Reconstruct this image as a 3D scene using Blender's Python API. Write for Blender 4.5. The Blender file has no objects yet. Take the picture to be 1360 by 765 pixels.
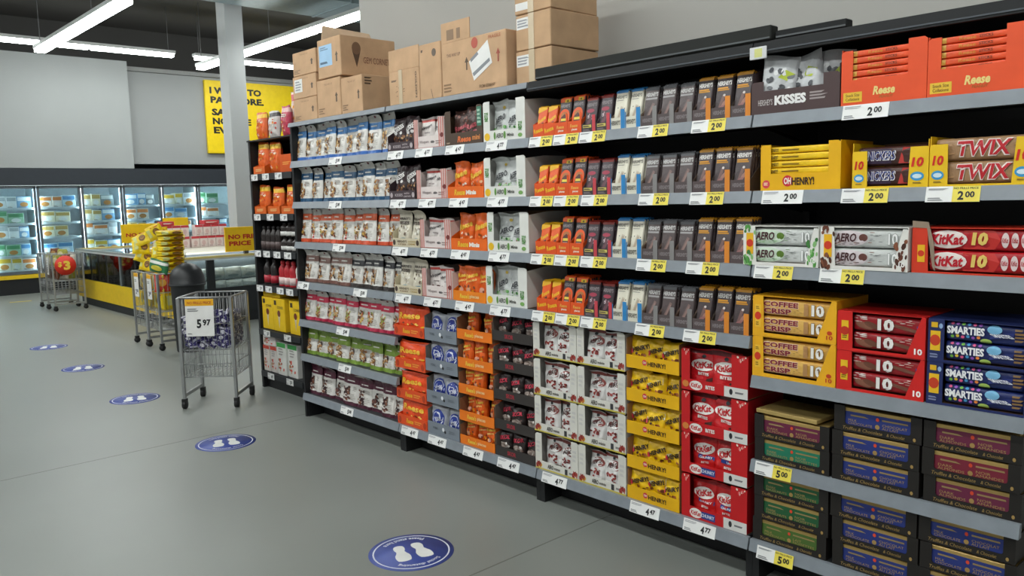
import bpy, math, random
from math import sin, cos, pi, radians
from mathutils import Vector, Matrix
SC = bpy.context.scene
COL = SC.collection
rnd = random.Random(7)
ORD = ['first', 'second', 'third', 'fourth', 'fifth', 'sixth', 'seventh', 'eighth', 'ninth', 'tenth', 'eleventh', 'twelfth']

# ------------------------------------------------------------------ materials
def lin(h):
    o = []
    for i in (0, 2, 4):
        c = int(h[i:i+2], 16) / 255
        o.append(c / 12.92 if c <= .04045 else ((c + .055) / 1.055) ** 2.4)
    return o
_M = {}
def M(h, r=.5, kind='', metal=0.0, e=0.0):
    key = (h, r, kind, metal, e)
    if key in _M: return _M[key]
    m = bpy.data.materials.new('%s_%s' % (kind or 'paint', h)); m.use_nodes = True
    nt = m.node_tree; N = nt.nodes; L = nt.links
    b = N['Principled BSDF']; c = lin(h)
    b.inputs['Roughness'].default_value = r
    b.inputs['Metallic'].default_value = metal
    if kind == 'glass':
        out = N['Material Output']
        tr = N.new('ShaderNodeBsdfTransparent'); tr.inputs[0].default_value = (*c, 1)
        gl = N.new('ShaderNodeBsdfGlossy'); gl.inputs['Roughness'].default_value = r
        fr = N.new('ShaderNodeFresnel'); fr.inputs[0].default_value = 1.45
        mx = N.new('ShaderNodeMixShader')
        L.new(fr.outputs[0], mx.inputs[0]); L.new(tr.outputs[0], mx.inputs[1]); L.new(gl.outputs[0], mx.inputs[2])
        L.new(mx.outputs[0], out.inputs[0]); N.remove(b)
        _M[key] = m; return m
    if e:
        b.inputs['Base Color'].default_value = (*c, 1)
        b.inputs['Emission Color'].default_value = (*c, 1)
        b.inputs['Emission Strength'].default_value = e
        _M[key] = m; return m
    tc = N.new('ShaderNodeTexCoord'); no = N.new('ShaderNodeTexNoise')
    rp = N.new('ShaderNodeValToRGB')
    amp, scale = {'card': (.10, 9), 'floor': (.10, .7), 'film': (.10, 22), 'wall': (.03, 1.2), 'metal': (.08, 14)}.get(kind, (.05, 12))
    no.inputs['Scale'].default_value = scale; no.inputs['Detail'].default_value = 3
    rp.color_ramp.elements[0].position = .3; rp.color_ramp.elements[1].position = .7
    rp.color_ramp.elements[0].color = (*[x * (1 - amp) for x in c], 1)
    rp.color_ramp.elements[1].color = (*[min(1, x * (1 + amp)) for x in c], 1)
    L.new(tc.outputs['Object'], no.inputs['Vector']); L.new(no.outputs['Fac'], rp.inputs['Fac']); L.new(rp.outputs['Color'], b.inputs['Base Color'])
    if kind in ('film', 'floor'):
        n2 = N.new('ShaderNodeTexNoise'); bp = N.new('ShaderNodeBump')
        n2.inputs['Scale'].default_value = 55 if kind == 'film' else 35
        n2.inputs['Detail'].default_value = 2
        bp.inputs['Strength'].default_value = .45 if kind == 'film' else .05
        bp.inputs['Distance'].default_value = .006 if kind == 'film' else .002
        L.new(tc.outputs['Object'], n2.inputs['Vector']); L.new(n2.outputs['Fac'], bp.inputs['Height']); L.new(bp.outputs['Normal'], b.inputs['Normal'])
        if kind == 'floor':
            mr = N.new('ShaderNodeMapRange'); mr.inputs['To Min'].default_value = r - .08; mr.inputs['To Max'].default_value = r + .1
            L.new(no.outputs['Fac'], mr.inputs['Value']); L.new(mr.outputs['Result'], b.inputs['Roughness'])
    _M[key] = m; return m
def F(h): return M(h, .34, 'film')
def K(h): return M(h, .45)
def CB(h='b9926b'): return M(h, .85, 'card')

# ------------------------------------------------------------------ text outlines (built-in font)
_T = {}
def tmesh(s, bold=0.0, shear=0.0):
    key = (s, bold, shear)
    if key in _T: return _T[key]
    cu = bpy.data.curves.new('lettering', 'FONT'); cu.body = s; cu.size = 1; cu.offset = bold; cu.shear = shear
    cu.resolution_u = 2; cu.fill_mode = 'FRONT'; cu.space_line = .85
    ob = bpy.data.objects.new('lettering', cu)
    me = bpy.data.meshes.new_from_object(ob)
    vs = [(v.co.x, v.co.y) for v in me.vertices]; fs = [tuple(p.vertices) for p in me.polygons]
    bpy.data.objects.remove(ob); bpy.data.meshes.remove(me); bpy.data.curves.remove(cu)
    x0 = min(v[0] for v in vs); x1 = max(v[0] for v in vs); y0 = min(v[1] for v in vs); y1 = max(v[1] for v in vs)
    _T[key] = ([((x - (x0 + x1) / 2) / (x1 - x0), (y - (y0 + y1) / 2) / (y1 - y0)) for x, y in vs], fs)
    return _T[key]

# ------------------------------------------------------------------ mesh builder
class B:
    def __init__(s): s.v = []; s.f = []; s.fm = []; s.sm = []; s.ms = []
    def mi(s, m):
        if isinstance(m, str): m = K(m)
        if m not in s.ms: s.ms.append(m)
        return s.ms.index(m)
    def add(s, vs, fs, m, smooth=False):
        o = len(s.v); s.v += [tuple(p) for p in vs]; i = s.mi(m)
        for f in fs: s.f.append(tuple(o + k for k in f)); s.fm.append(i); s.sm.append(smooth)
    def poly(s, pts, m): s.add(pts, [tuple(range(len(pts)))], m)
    def box(s, x0, x1, y0, y1, z0, z1, m, bev=0.0, R=None):
        lo = (x0, y0, z0); hi = (x1, y1, z1); vs = []; idx = {}
        b = min(bev, .45 * min(x1 - x0, y1 - y0, z1 - z0)) if bev else 0
        if not b:
            vs = [(x, y, z) for x in (x0, x1) for y in (y0, y1) for z in (z0, z1)]
            fs = [(0, 1, 3, 2), (4, 6, 7, 5), (0, 4, 5, 1), (2, 3, 7, 6), (0, 2, 6, 4), (1, 5, 7, 3)]
        else:
            for cx in (0, 1):
                for cy in (0, 1):
                    for cz in (0, 1):
                        c = (cx, cy, cz)
                        for ax in range(3):
                            p = [(hi[k] if c[k] else lo[k]) for k in range(3)]
                            for k in range(3):
                                if k != ax: p[k] += -b if c[k] else b
                            idx[(c, ax)] = len(vs); vs.append(tuple(p))
            fs = []
            for ax in range(3):
                a1, a2 = [k for k in range(3) if k != ax]
                for sd in (0, 1):
                    q = []
                    for (p, r) in ((0, 0), (1, 0), (1, 1), (0, 1)):
                        c = [0, 0, 0]; c[ax] = sd; c[a1] = p; c[a2] = r; q.append(idx[(tuple(c), ax)])
                    flip = (ax == 1) ^ (sd == 0)
                    fs.append(tuple(reversed(q)) if flip else tuple(q))
                for p in (0, 1):
                    for r in (0, 1):
                        c0 = [0, 0, 0]; c0[a1] = p; c0[a2] = r; c1 = list(c0); c1[ax] = 1
                        q = [idx[(tuple(c0), a1)], idx[(tuple(c1), a1)], idx[(tuple(c1), a2)], idx[(tuple(c0), a2)]]
                        fs.append(tuple(q))
            for cx in (0, 1):
                for cy in (0, 1):
                    for cz in (0, 1): fs.append(tuple(idx[((cx, cy, cz), k)] for k in range(3)))
        if R: vs = [R @ Vector(p) for p in vs]
        s.add(vs, fs, m)
    def grid(s, fn, us, vs, mf, smooth=True, flip=False):
        nu = len(us); pts = [fn(u, v) for v in vs for u in us]
        byt = {}
        for j in range(len(vs) - 1):
            for i in range(nu - 1):
                q = (j*nu+i, j*nu+i+1, (j+1)*nu+i+1, (j+1)*nu+i)
                if flip: q = q[::-1]
                byt.setdefault(mf((us[i] + us[i+1]) / 2, (vs[j] + vs[j+1]) / 2), []).append(q)
        o = len(s.v); s.v += [tuple(p) for p in pts]
        for m, qs in byt.items():
            k = s.mi(m)
            for q in qs: s.f.append(tuple(o + t for t in q)); s.fm.append(k); s.sm.append(smooth)
    def tube(s, pts, r, m, n=6, closed=False):
        pts = [Vector(p) for p in pts]; k = len(pts); rings = []
        for i, p in enumerate(pts):
            a = pts[i-1] if (i or closed) else p; c = pts[(i+1) % k] if (i < k-1 or closed) else p
            d = (c - a).normalized(); u = d.cross(Vector((0, 0, 1)))
            if u.length < .05: u = d.cross(Vector((1, 0, 0)))
            u.normalize(); w = d.cross(u)
            rings.append([p + r * (cos(2*pi*j/n) * u + sin(2*pi*j/n) * w) for j in range(n)])
        vs = [q for g in rings for q in g]; fs = []
        for i in range(k if closed else k-1):
            j2 = (i+1) % k
            for j in range(n): fs.append((i*n+j, i*n+(j+1) % n, j2*n+(j+1) % n, j2*n+j))
        if not closed: fs += [tuple(range(n))[::-1], tuple((k-1)*n + j for j in range(n))]
        s.add(vs, fs, m, True)
    def lathe(s, prof, m, n=24, c=(0, 0, 0)):
        vs = [(c[0] + r*cos(2*pi*j/n), c[1] + r*sin(2*pi*j/n), c[2] + z) for r, z in prof for j in range(n)]
        fs = [(i*n+j, i*n+(j+1) % n, (i+1)*n+(j+1) % n, (i+1)*n+j) for i in range(len(prof)-1) for j in range(n)]
        fs += [tuple(range(n))[::-1], tuple((len(prof)-1)*n+j for j in range(n))]
        s.add(vs, fs, m, True)
    def prism(s, prof, x0, x1, m):            # profile in (y,z) swept along x
        n = len(prof); vs = [(x0, y, z) for y, z in prof] + [(x1, y, z) for y, z in prof]
        s.add(vs, [(i, (i+1) % n, n+(i+1) % n, n+i) for i in range(n)] + [tuple(range(n))[::-1], tuple(range(n, 2*n))], m)
    def slab(s, pts, t, m, map3):             # outline in panel coordinates, real thickness t behind the panel
        n = len(pts); vs = [map3(u, v, 0) for u, v in pts] + [map3(u, v, -t) for u, v in pts]
        s.add(vs, [tuple(range(n)), tuple(range(n, 2*n))[::-1]] + [(i, n+i, n+(i+1) % n, (i+1) % n) for i in range(n)], m)
    def art(s, mp, items, cur=False):
        """flat printing laid on a surface; mp(u,v,offset) -> point"""
        k = 0
        for it in items:
            k += 1; off = .0005 + .00022 * k + (.0018 if cur else 0); t = it[0]
            if t == 'r':
                _, x0, y0, x1, y1, c = it; nx, ny = (6, 4) if cur else (1, 1)
                s.grid(lambda u, v: mp(u, v, off), [x0 + (x1-x0)*i/nx for i in range(nx+1)], [y0 + (y1-y0)*i/ny for i in range(ny+1)], lambda u, v: (K(c) if isinstance(c, str) else c), False)
            elif t == 'e':
                cx, cy, rx, ry, c = it[1:6]; a = it[6] if len(it) > 6 else 0; n = 16
                rings = (.55, 1.0) if cur else (1.0,)
                vs = [mp(cx, cy, off)]; fs = []
                for q in rings:
                    for j in range(n):
                        ex, ey = rx*q*cos(2*pi*j/n), ry*q*sin(2*pi*j/n)
                        vs.append(mp(cx + ex*cos(a) - ey*sin(a), cy + ex*sin(a) + ey*cos(a), off))
                for j in range(n): fs.append((0, 1+j, 1+(j+1) % n))
                for g in range(len(rings)-1):
                    o = 1 + g*n
                    for j in range(n): fs.append((o+j, o+n+j, o+n+(j+1) % n, o+(j+1) % n))
                s.add(vs, fs, c)
            elif t == 'p':
                s.poly([mp(x, y, off) for x, y in it[1]], it[2])
            elif t == 't':
                st, cx, cy, w, h, c = it[1:7]; bold = it[7] if len(it) > 7 else .02; sh = it[8] if len(it) > 8 else 0; a = it[9] if len(it) > 9 else 0
                vs, fs = tmesh(st, bold, sh); asp = it[10] if len(it) > 10 else 1.0
                P = []
                for x, y in vs:
                    x *= w; y *= h
                    if a: x, y = x*cos(a) - y*sin(a)/asp, x*sin(a)*asp + y*cos(a)
                    P.append(mp(cx + x, cy + y, off + (.0018 if cur else .0003)))
                s.add(P, fs, c)
            elif t == 's':                    # scattered nuts, sweets, bubbles
                _, x0, y0, x1, y1, n, sz, cols, sd = it; R = random.Random(sd)
                for q in range(n):
                    cx = R.uniform(x0, x1); cy = R.uniform(y0, y1); a = R.uniform(0, pi); e = sz * R.uniform(.7, 1.3); o2 = off + q * .00003
                    s.poly([mp(cx + e*cos(2*pi*j/7)*cos(a) - .7*e*sin(2*pi*j/7)*sin(a), cy + (e*cos(2*pi*j/7)*sin(a) + .7*e*sin(2*pi*j/7)*cos(a)) * .6, o2) for j in range(7)], R.choice(cols))
            elif t == 'l':                    # lines of small print
                _, x0, y0, x1, y1, n, c = it; R = random.Random(int(x0*100 + y0*977))
                for q in range(n):
                    y = y1 - (y1-y0) * (q + .5) / n; h = (y1-y0) / n * .28
                    s.poly([mp(x0, y-h, off), mp(x0 + (x1-x0)*R.uniform(.6, 1), y-h, off), mp(x0 + (x1-x0)*R.uniform(.6, 1), y+h, off), mp(x0, y+h, off)], c)
    def mesh(s, name):
        me = bpy.data.meshes.new(name); me.from_pydata(s.v, [], s.f)
        for m in s.ms: me.materials.append(m)
        me.polygons.foreach_set('material_index', s.fm); me.polygons.foreach_set('use_smooth', s.sm); me.update()
        return me
    def obj(s, name, parent=None, kind=None, label=None):
        return link(name, s.mesh(name), parent, kind, label)

def link(name, me, parent=None, kind=None, label=None):
    o = bpy.data.objects.new(name, me); COL.objects.link(o)
    if parent: o.parent = parent
    if kind: o['kind'] = kind
    if label: o['label'] = label
    return o
def tag(o, label, cat, group=None):
    o['label'] = label; o['category'] = cat
    if group: o['group'] = group
    return o
def empty(name, label, cat, loc=(0, 0, 0), rz=0, group=None):
    o = bpy.data.objects.new(name, None); COL.objects.link(o); o.location = loc; o.rotation_euler = (0, 0, rz)
    o.empty_display_size = .05
    return tag(o, label, cat, group)
def struct(name, b): return b.obj(name, kind='structure')
_P = {}
def proto(key, fn):
    if key not in _P: _P[key] = fn()
    return _P[key]
def place(rec, name, label, cat, loc, rz=0, group=None, rx=0, ry=0, sc=None):
    """rec: a mesh (one-piece thing) or a list of (part name, mesh, label, [sub parts])"""
    if isinstance(rec, bpy.types.Mesh):
        o = link(name, rec); tag(o, label, cat, group); o.location = loc
    else:
        o = empty(name, label, cat, loc, 0, group)
        for part in rec:
            c = link(part[0], part[1], o)
            if len(part) > 2 and part[2]: c['label'] = part[2]
            for sp in (part[3] if len(part) > 3 else []): link(sp[0], sp[1], c)
    o.rotation_euler = (rx, ry, rz)
    if sc: o.scale = sc
    return o
def flat(x0, y, z0, w, h):                    # map of an upright panel facing -Y
    return lambda u, v, o=0: (x0 + u*w, y - o, z0 + v*h)
def rightside(x, y0, z0, d, h):               # map of an upright panel facing +X
    return lambda u, v, o=0: (x + o, y0 + u*d, z0 + v*h)
def top(x0, y0, z, w, d):
    return lambda u, v, o=0: (x0 + u*w, y0 + v*d, z + o)

# ------------------------------------------------------------------ packaging generators (x centred, front at y=0, base at z=0)
def bag(w, h, d, base, bands, art, seed, style='stand', flop=0.0, lean=.05):
    R = random.Random(seed); ph = [R.uniform(0, 6.28) for _ in range(8)]; tw = R.uniform(-1, 1); fl = flop * R.uniform(.4, 1.2)
    def S(u, v, sd, off=0):
        s_ = 2*u - 1; cs = max(0.0, 1 - abs(s_)**5)**.42
        if style == 'stand': e = max(0.0, 1 - v/.93)**.5
        else: e = max(0.0, 1 - abs(2*v - 1)**2.8)**.65
        wr = .0035 * (sin(9*u + ph[0] + 3*v) * sin(7*v + ph[1]) + .6*sin(17*u + ph[2] - 8*v) + .5*sin(23*v + ph[3] + 5*u)) * cs * min(1, e*1.5 + .25)
        y = d/2 + sd*(max(.0006, d/2*e*cs) + (wr if sd < 0 else -wr))
        y = y - off if sd < 0 else y + off
        y += lean*v*h
        if v > .8: y -= fl * ((v - .8)/.2)**2 * .05
        x = s_*w/2*(1 - .05*e + .02*sin(6*v + ph[4])) + .006*tw*v
        z = v*h + (.004*sin(5*u + ph[5]) if v > .95 else 0)
        return (x, y, z)
    us = [.5 - .5*cos(pi*(i/14))*.35 - (.5 - i/14)*.65 for i in range(15)]
    vs = sorted(set([round(i/16, 4) for i in range(17)] + [round(q, 4) for bd in bands for q in bd[:2]]))
    def mf(u, v):
        for a, b_, c in bands:
            if a < v < b_: return F(c) if isinstance(c, str) else c
        return F(base) if isinstance(base, str) else base
    b = B()
    b.grid(lambda u, v: S(u, v, -1), us, vs, mf)
    b.grid(lambda u, v: S(u, v, 1), us, vs, mf, flip=True)
    b.art(lambda u, v, o=0: S(min(.985, max(.015, u)), v, -1, o), art, True)
    return b.mesh('bag')

def tray(w, d, hf, hb, front, art, side='8f6f50', fl=None, fr=None, sidefront=None, inner=None, rails=()):
    """open display carton: body + printed front panel with optional tall corner flaps (width, height, colour, art)"""
    t = .003; b = B(); sf = sidefront or hf; inn = CB(inner or '8a6a4c'); sd = K(side) if isinstance(side, str) else side
    b.box(-w/2, w/2, t, d, 0, t, inn); b.box(-w/2, w/2, d - t, d, t, hb, inn)
    for x in (-w/2, w/2 - t):
        b.prism([(t, t), (d - t, t), (d - t, hb), (d*.45, hb), (t, sf)], x, x + t, sd)
    f = B(); m = flat(-w/2, 0, 0, w, 1.0)
    fm = K(front)
    pts = [(0, 0), (1, 0)]
    if fr: pts += [(1, fr[1] - .008), (1 - .01/w, fr[1]), (1 - fr[0]/w, fr[1]), (1 - fr[0]/w, hf)]
    else: pts += [(1, hf)]
    if fl: pts += [(fl[0]/w, hf), (fl[0]/w, fl[1]), (.01/w, fl[1]), (0, fl[1] - .008)]
    else: pts += [(0, hf)]
    f.slab(pts, t, fm, m)
    f.art(flat(-w/2, 0, 0, w, hf), art)
    if fl and len(fl) > 2: f.art(flat(-w/2, -.0006, 0, fl[0], fl[1]), fl[2])
    if fr and len(fr) > 2: f.art(flat(w/2 - fr[0], -.0006, 0, fr[0], fr[1]), fr[2])
    return [('carton_body', b.mesh('carton_body')), ('front_panel', f.mesh('front_panel'))]

def bar(w, h, t, side, art, cap=None, bev=.004):
    """upright wrapped chocolate bar, crimped at the top"""
    b = B(); b.box(-w/2, w/2, 0, t, 0, h - .008, F(side), bev)
    n = 10; cm = F(cap or side)
    vs = []
    for i in range(n + 1):
        x = -w/2 + .002 + (w - .004)*i/n; z = .0025*(i % 2)
        vs += [(x, .001, h - .010), (x, t/2 + .003, h + z), (x, t - .001, h - .010)]
    b.add(vs, [(3*i, 3*i+3, 3*i+4, 3*i+1) for i in range(n)] + [(3*i+1, 3*i+4, 3*i+5, 3*i+2) for i in range(n)], cm)
    b.art(flat(-w/2, 0, 0, w, h - .008), art)
    return b.mesh('bar')

def pack(w, h, d, base, art, bev=.012):
    """long multi pack lying on its side, sealed fins at both ends"""
    def S(u, v, sd, off=0):
        s_ = 2*u - 1; e = min(1, max(0.0, (1 - abs(s_)) * 14))**.5; q = max(0.0, 1 - abs(2*v - 1)**7)**.5
        y = d/2 + sd*(d/2*q*(.25 + .75*e) + .0007*sin(31*u + 9*v)*q) - (off if sd < 0 else -off)
        return (s_*w/2, y, h/2 + (v - .5)*h*(.86 + .14*e))
    b = B(); us = [0, .012, .03, .06] + [.1 + .08*i for i in range(11)] + [.94, .97, .988, 1]; vs = [0, .02, .05, .09, .15, .3, .5, .7, .85, .91, .95, .98, 1]
    m = F(base)
    b.grid(lambda u, v: S(u, v, -1), us, vs, lambda u, v: m); b.grid(lambda u, v: S(u, v, 1), us, vs, lambda u, v: m, flip=True)
    b.art(lambda u, v, o=0: S(u, v, -1, o), art, True)
    return b.mesh('pack')

def carton_box(w, d, h, art=(), sart=(), col='b9926b', tape=None, flap=0, sideflap=False):
    b = B(); m = CB(col)
    b.box(-w/2, w/2, 0, d, 0, h, m, .004)
    b.box(-w/2, w/2, d*.497, d*.503, h, h + .0006, K('6f5339'))
    b.art(flat(-w/2, 0, 0, w, h), art); b.art(rightside(w/2, 0, 0, d, h), sart)
    rec = [('carton_body', b.mesh('carton_body'))]
    if tape:
        t = B(); x0, x1 = tape; tm = M('cdb99a', .25)
        t.box(x0, x1, -.0022, -.0016, 0, h, tm); t.box(x0, x1, -.0022, d*.9, h + .0008, h + .0014, tm)
        rec.append(('packing_tape', t.mesh('packing_tape')))
    if flap:
        f = B(); xa, xb = flap[0], flap[1]; f.box(xa, xb, .002, .006, h, h + flap[2], m)
        if len(flap) > 3: f.art(flat(xa, .002, h, xb - xa, flap[2]), flap[3])
        rec.append(('raised_flap', f.mesh('raised_flap')))
    if sideflap:
        f = B(); f.prism([(.005, 0), (d - .005, 0), (d - .03, .085), (.03, .10)], -w/2 + .05, -w/2 + .054, CB('e2c6a8')); g = [(x - .25*z, y, z + h) for x, y, z in f.v]; f.v = g
        rec.append(('open_flap', f.mesh('open_flap')))
    return rec

# ------------------------------------------------------------------ camera and rendering set-up
cam = bpy.data.objects.new('camera', bpy.data.cameras.new('camera')); COL.objects.link(cam); SC.camera = cam
cam.data.sensor_width = 36; cam.data.lens = 1078.72 / 1360 * 36; cam.data.clip_end = 100
yaw, pit, rol = .82703, -.11255, -.0249
fw = Vector((-sin(yaw)*cos(pit), cos(yaw)*cos(pit), sin(pit))); ri = Vector((cos(yaw), sin(yaw), 0)); up = ri.cross(fw)
r2 = cos(rol)*ri + sin(rol)*up; u2 = -sin(rol)*ri + cos(rol)*up
cam.matrix_world = Matrix(((r2.x, u2.x, -fw.x, 5.3366), (r2.y, u2.y, -fw.y, -2.7954), (r2.z, u2.z, -fw.z, 1.5681), (0, 0, 0, 1)))
SC.view_settings.view_transform = 'Standard'; SC.view_settings.look = 'None'; SC.view_settings.gamma = 1
SC.view_settings.use_curve_mapping = False; SC.view_settings.exposure = 0.0
SC.cycles.use_denoising = True; SC.cycles.max_bounces = 6; SC.cycles.transparent_max_bounces = 12
w = bpy.data.worlds.new('world'); SC.world = w; w.use_nodes = True
w.node_tree.nodes['Background'].inputs[0].default_value = (.94, .96, .95, 1); w.node_tree.nodes['Background'].inputs[1].default_value = .30

# ------------------------------------------------------------------ the setting
ZC = 5.2
b = B(); b.box(-12.9, 8.5, -7, 9, -.1, 0, M('858984', .38, 'floor')); struct('floor', b)
b = B()
for x in (-.05, 2.82): b.box(x - .003, x + .003, -7, .62, 0, .0006, K('686a64'))
struct('trim_1', b)
b = B(); b.box(-12.9, 8.5, -7, 9, ZC, ZC + .1, M('4b4946', .9, 'wall'))
struct('ceiling', b)
b = B(); b.box(.03, 8.5, .62, .86, 0, ZC, M('b3b1ab', .8, 'wall')); struct('wall_right', b)
b = B(); b.box(-12.9, -12.7, -7, 9, 0, ZC, M('4a4947', .85, 'wall')); struct('wall_back', b)
b = B()
b.box(-12.7, -11.88, 2.77, 9, 2.40, 4.22, M('a2a5a4', .8, 'wall')); b.box(-12.7, -11.80, 2.77, 9, 4.22, 4.30, K('8b8c8a'))
struct('wall_upper', b)
b = B(); b.box(-12.7, -11.66, -7, 2.765, 2.30, 4.37, M('a6aaa9', .7, 'wall')); struct('wall_panel', b)
b = B(); b.box(-7.2, -6.9, 2.68, 2.96, 0, ZC, M('b4b7b7', .7, 'wall')); struct('pillar', b)
b = B(); b.box(-6.6, -5.45, -7, 9, 4.5, 4.95, M('78868a', .5, 'metal'))
for y in range(-6, 9, 2): b.box(-6.62, -5.43, y, y + .04, 4.49, 4.96, M('6c797c', .5, 'metal'))
tag(b.obj('air_duct'), 'wide blue grey sheet metal air duct under the dark ceiling', 'duct')

# fluorescent strips: rows along x (y = .7, 3.4 and the rows on the camera's side), one row across at the back
LE = 28.0
def strip(n, seg, z, tubes):
    b = B(); b.box(0, n*seg, -.085, .085, .02, .075, M('d8dad8', .5))
    c = B()
    for i in range(n):
        c.box(i*seg + .03, (i+1)*seg - .03, -.075, .075, -.035, .02, M('f5faf8', .4, '', 0, LE))
    rec = [('housing', b.mesh('housing')), ('diffuser', c.mesh('diffuser'))]
    for i in range(0, n + 1, 2):
        h = B(); x = min(max(i*seg, .1), n*seg - .1); h.tube([(x, 0, .07), (x, 0, ZC - z)], .006, K('77787a')); rec.append(('hanger', h.mesh('hanger')))
    return rec
s1 = strip(3, 1.4, 4.05, 1)
place(s1, 'strip_light', 'long fluorescent strip light near the ceiling, above the freezer carts', 'ceiling light', (-9.45, .73, 4.05), 0, 'fluorescent strip lights')
place(strip(5, 1.4, 4.05, 1), 'strip_light', 'fluorescent strip light passing behind the grey pillar', 'ceiling light', (-9.75, 3.42, 4.05), 0, 'fluorescent strip lights')
s3 = strip(2, 1.45, 4.34, 1)
place(s3, 'strip_light', 'fluorescent strip light running above the plain grey wall panel', 'ceiling light', (-10.3, .28, 4.33), pi/2, 'fluorescent strip lights')
place(strip(2, 1.45, 4.34, 1), 'strip_light', 'far fluorescent strip light above the yellow wall sign', 'ceiling light', (-10.3, 3.55, 4.33), pi/2, 'fluorescent strip lights')
s4 = strip(5, 1.4, 4.05, 1)
for y in (-1.95, -4.6):
    for x in (-9.4, -2.2):
        place(s4 if x < -5 else strip(7, 1.4, 4.05, 1), 'strip_light', 'fluorescent strip light over the aisle outside the view', 'ceiling light', (x, y, 4.05), 0, 'fluorescent strip lights over the aisle')

# floor markers
def decal():
    R = .19; b = B()
    def disc(r, z, m, r0=0.0, n=48):
        if r0: b.add([(q*cos(2*pi*j/n), q*sin(2*pi*j/n), z) for q in (r0, r) for j in range(n)], [(j, n+j, n+(j+1) % n, (j+1) % n) for j in range(n)], m)
        else: b.add([(r*cos(2*pi*j/n), r*sin(2*pi*j/n), z) for j in range(n)], [tuple(range(n))], m)
    b.lathe([(R, 0), (R, .0016)], K('3f4f9a'), 48); disc(.172, .0020, K('d5d9e8'), .165)
    for sx in (-1, 1):
        pts = []
        for j in range(28):
            a = 2*pi*j/28; y = .082*sin(a); q = sin(a)
            wd = (.034 + .006*q) if abs(cos(a)) > .02 else 0
            wd *= 1 - .42*math.exp(-((q + .18)/.30)**2)
            pts.append((sx*.046 + (wd*cos(a)/max(.55, abs(cos(a))**.6)) + sx*.006*q, y, .0022))
        b.poly(pts, K('e4e5e2'))
    for st, r, up_ in (('Social distancing', .137, True), ('Please stand here', .137, False)):
        vs, fs = tmesh(st, .02); L_ = .20; P = []
        for x, y in vs:
            rr = r + (y if up_ else -y)*.026; a = (pi/2 - x*L_/r) if up_ else (-pi/2 + x*L_/r)
            P.append((rr*cos(a), rr*sin(a), .0022))
        b.add(P, fs, K('d5d9e8'))
    return b.mesh('floor_marker')
dm = decal()
for x, y, lb in ((2.455, -.795, 'nearest round blue footprint sticker on the grey floor'), (.205, -.673, 'second nearest round blue footprint sticker, below the wire bin'),
                 (-1.55, -.675, 'middle round blue footprint sticker on the floor'), (-3.28, -.60, 'round blue footprint sticker, second from the far end of its line'), (-4.9, -.52, 'farthest round blue footprint sticker on the floor')):
    place(dm, 'floor_sticker', lb, 'floor sticker', (x, y, 0), radians(-108), 'footprint stickers on the floor')

ft = B(); ft.box(-.05, .05, -.16, .16, 0, .0015, K('d8c04a'))
place(ft.mesh('floor_tape'), 'floor_tape', 'small worn yellow tape strip on the floor before the freezers', 'floor tape', (-10.35, .33, 0), radians(-8))

# ------------------------------------------------------------------ shelving bays
ZR = [1.805, 1.519, 1.236, .952, .675, .423, .13]      # lower edge of every price rail
NH = .046; BX = [0, 1.22, 2.44, 3.66, 4.61]
def SZ(r): return ZR[r] + NH
BLK = M('17181a', .55); RAIL = M('858c93', .32, 'metal'); DK = M('2a2c2f', .5)
def bay(i, rails, label, nuts=False):
    x0, x1 = BX[i], BX[i+1]
    o = empty('shelving_unit', label, 'shelving', (x0, 0, 0), 0, 'shelving units along the wall'); w_ = x1 - x0
    b = B(); b.box(0, w_, .50, .52, .0, 2.12, BLK); b.obj('back_panel', o)
    for x in ((0, .012) if i else (0, .02)), (w_ - .012, w_):
        b = B(); b.box(x[0], x[1], .44 if (i or x[0] > .5) else .02, .56, 0, 2.10, BLK); b.obj('upright', o)
    for z in rails:
        base = z < .2
        b = B(); b.box(.013 if not base else .013, w_ - .013, .03, .44, z + NH - .022, z + NH, DK)
        if i == 0: b.box(.022, .03, .03, .44, z + .0, z + NH, BLK)
        s_ = b.obj('base_shelf' if base else 'shelf', o)
        n = B(); n.prism([(0, z), (.012, z + NH), (.029, z + NH), (.029, z)], .004, w_ - .004, RAIL if not (i == 3 and base) else RAIL); n.obj('price_rail', s_)
        if not base:
            for x in (.016, w_ - .022):
                k = B(); k.prism([(.44, z - .05), (.44, z + NH - .022), (.06, z + NH - .022), (.06, z + .01)], x, x + .004, BLK); k.obj('bracket', s_)
    b = B(); b.box(.01, w_ - .01, .16, .18, 0, .125, M('1b1c1e', .6)); b.obj('kick_plate', o)
    for x in (.0, w_ - .03):
        b = B(); b.box(x + .001, x + .03, .035, .155, 0, .13, BLK); b.obj('foot', o)
    t = B(); t.box(0.002, w_ - .002, .02, .5, 2.095, 2.116, DK if i > 1 else M('5b6064', .5)); ts = t.obj('top_shelf', o)
    n = B()
    if i < 2: n.prism([(0, 2.088), (.006, 2.116), (.02, 2.116), (.02, 2.088)], .006, w_ - .006, M('7d838a', .4, 'metal'))
    else: n.prism([(0, 2.07), (.0, 2.082), (.012, 2.117), (.02, 2.117), (.02, 2.07)], .002, w_ - .002, M('0c0e11', .7)); n.prism([(-.003, 2.078), (-.003, 2.083), (.001, 2.083), (.001, 2.078)], .002, w_ - .002, M('4c5157', .35, 'metal'))  # second, paler strip paints a highlight along the black edge
    n.obj('front_edge', ts)
    return o
bay(0, ZR, 'tall black shelving bay holding seven shelves of nut pouches')
bay(1, ZR[:4] + [ZR[6]], 'black shelving bay with four shelves of sweet bags over carton towers')
bay(2, ZR[:4] + [ZR[6]], 'black shelving bay with four shelves of upright chocolate bars')
bay(3, ZR[:3] + [.800, .460, .13], 'narrow black shelving bay with multipacks and gold chocolate boxes')

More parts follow.
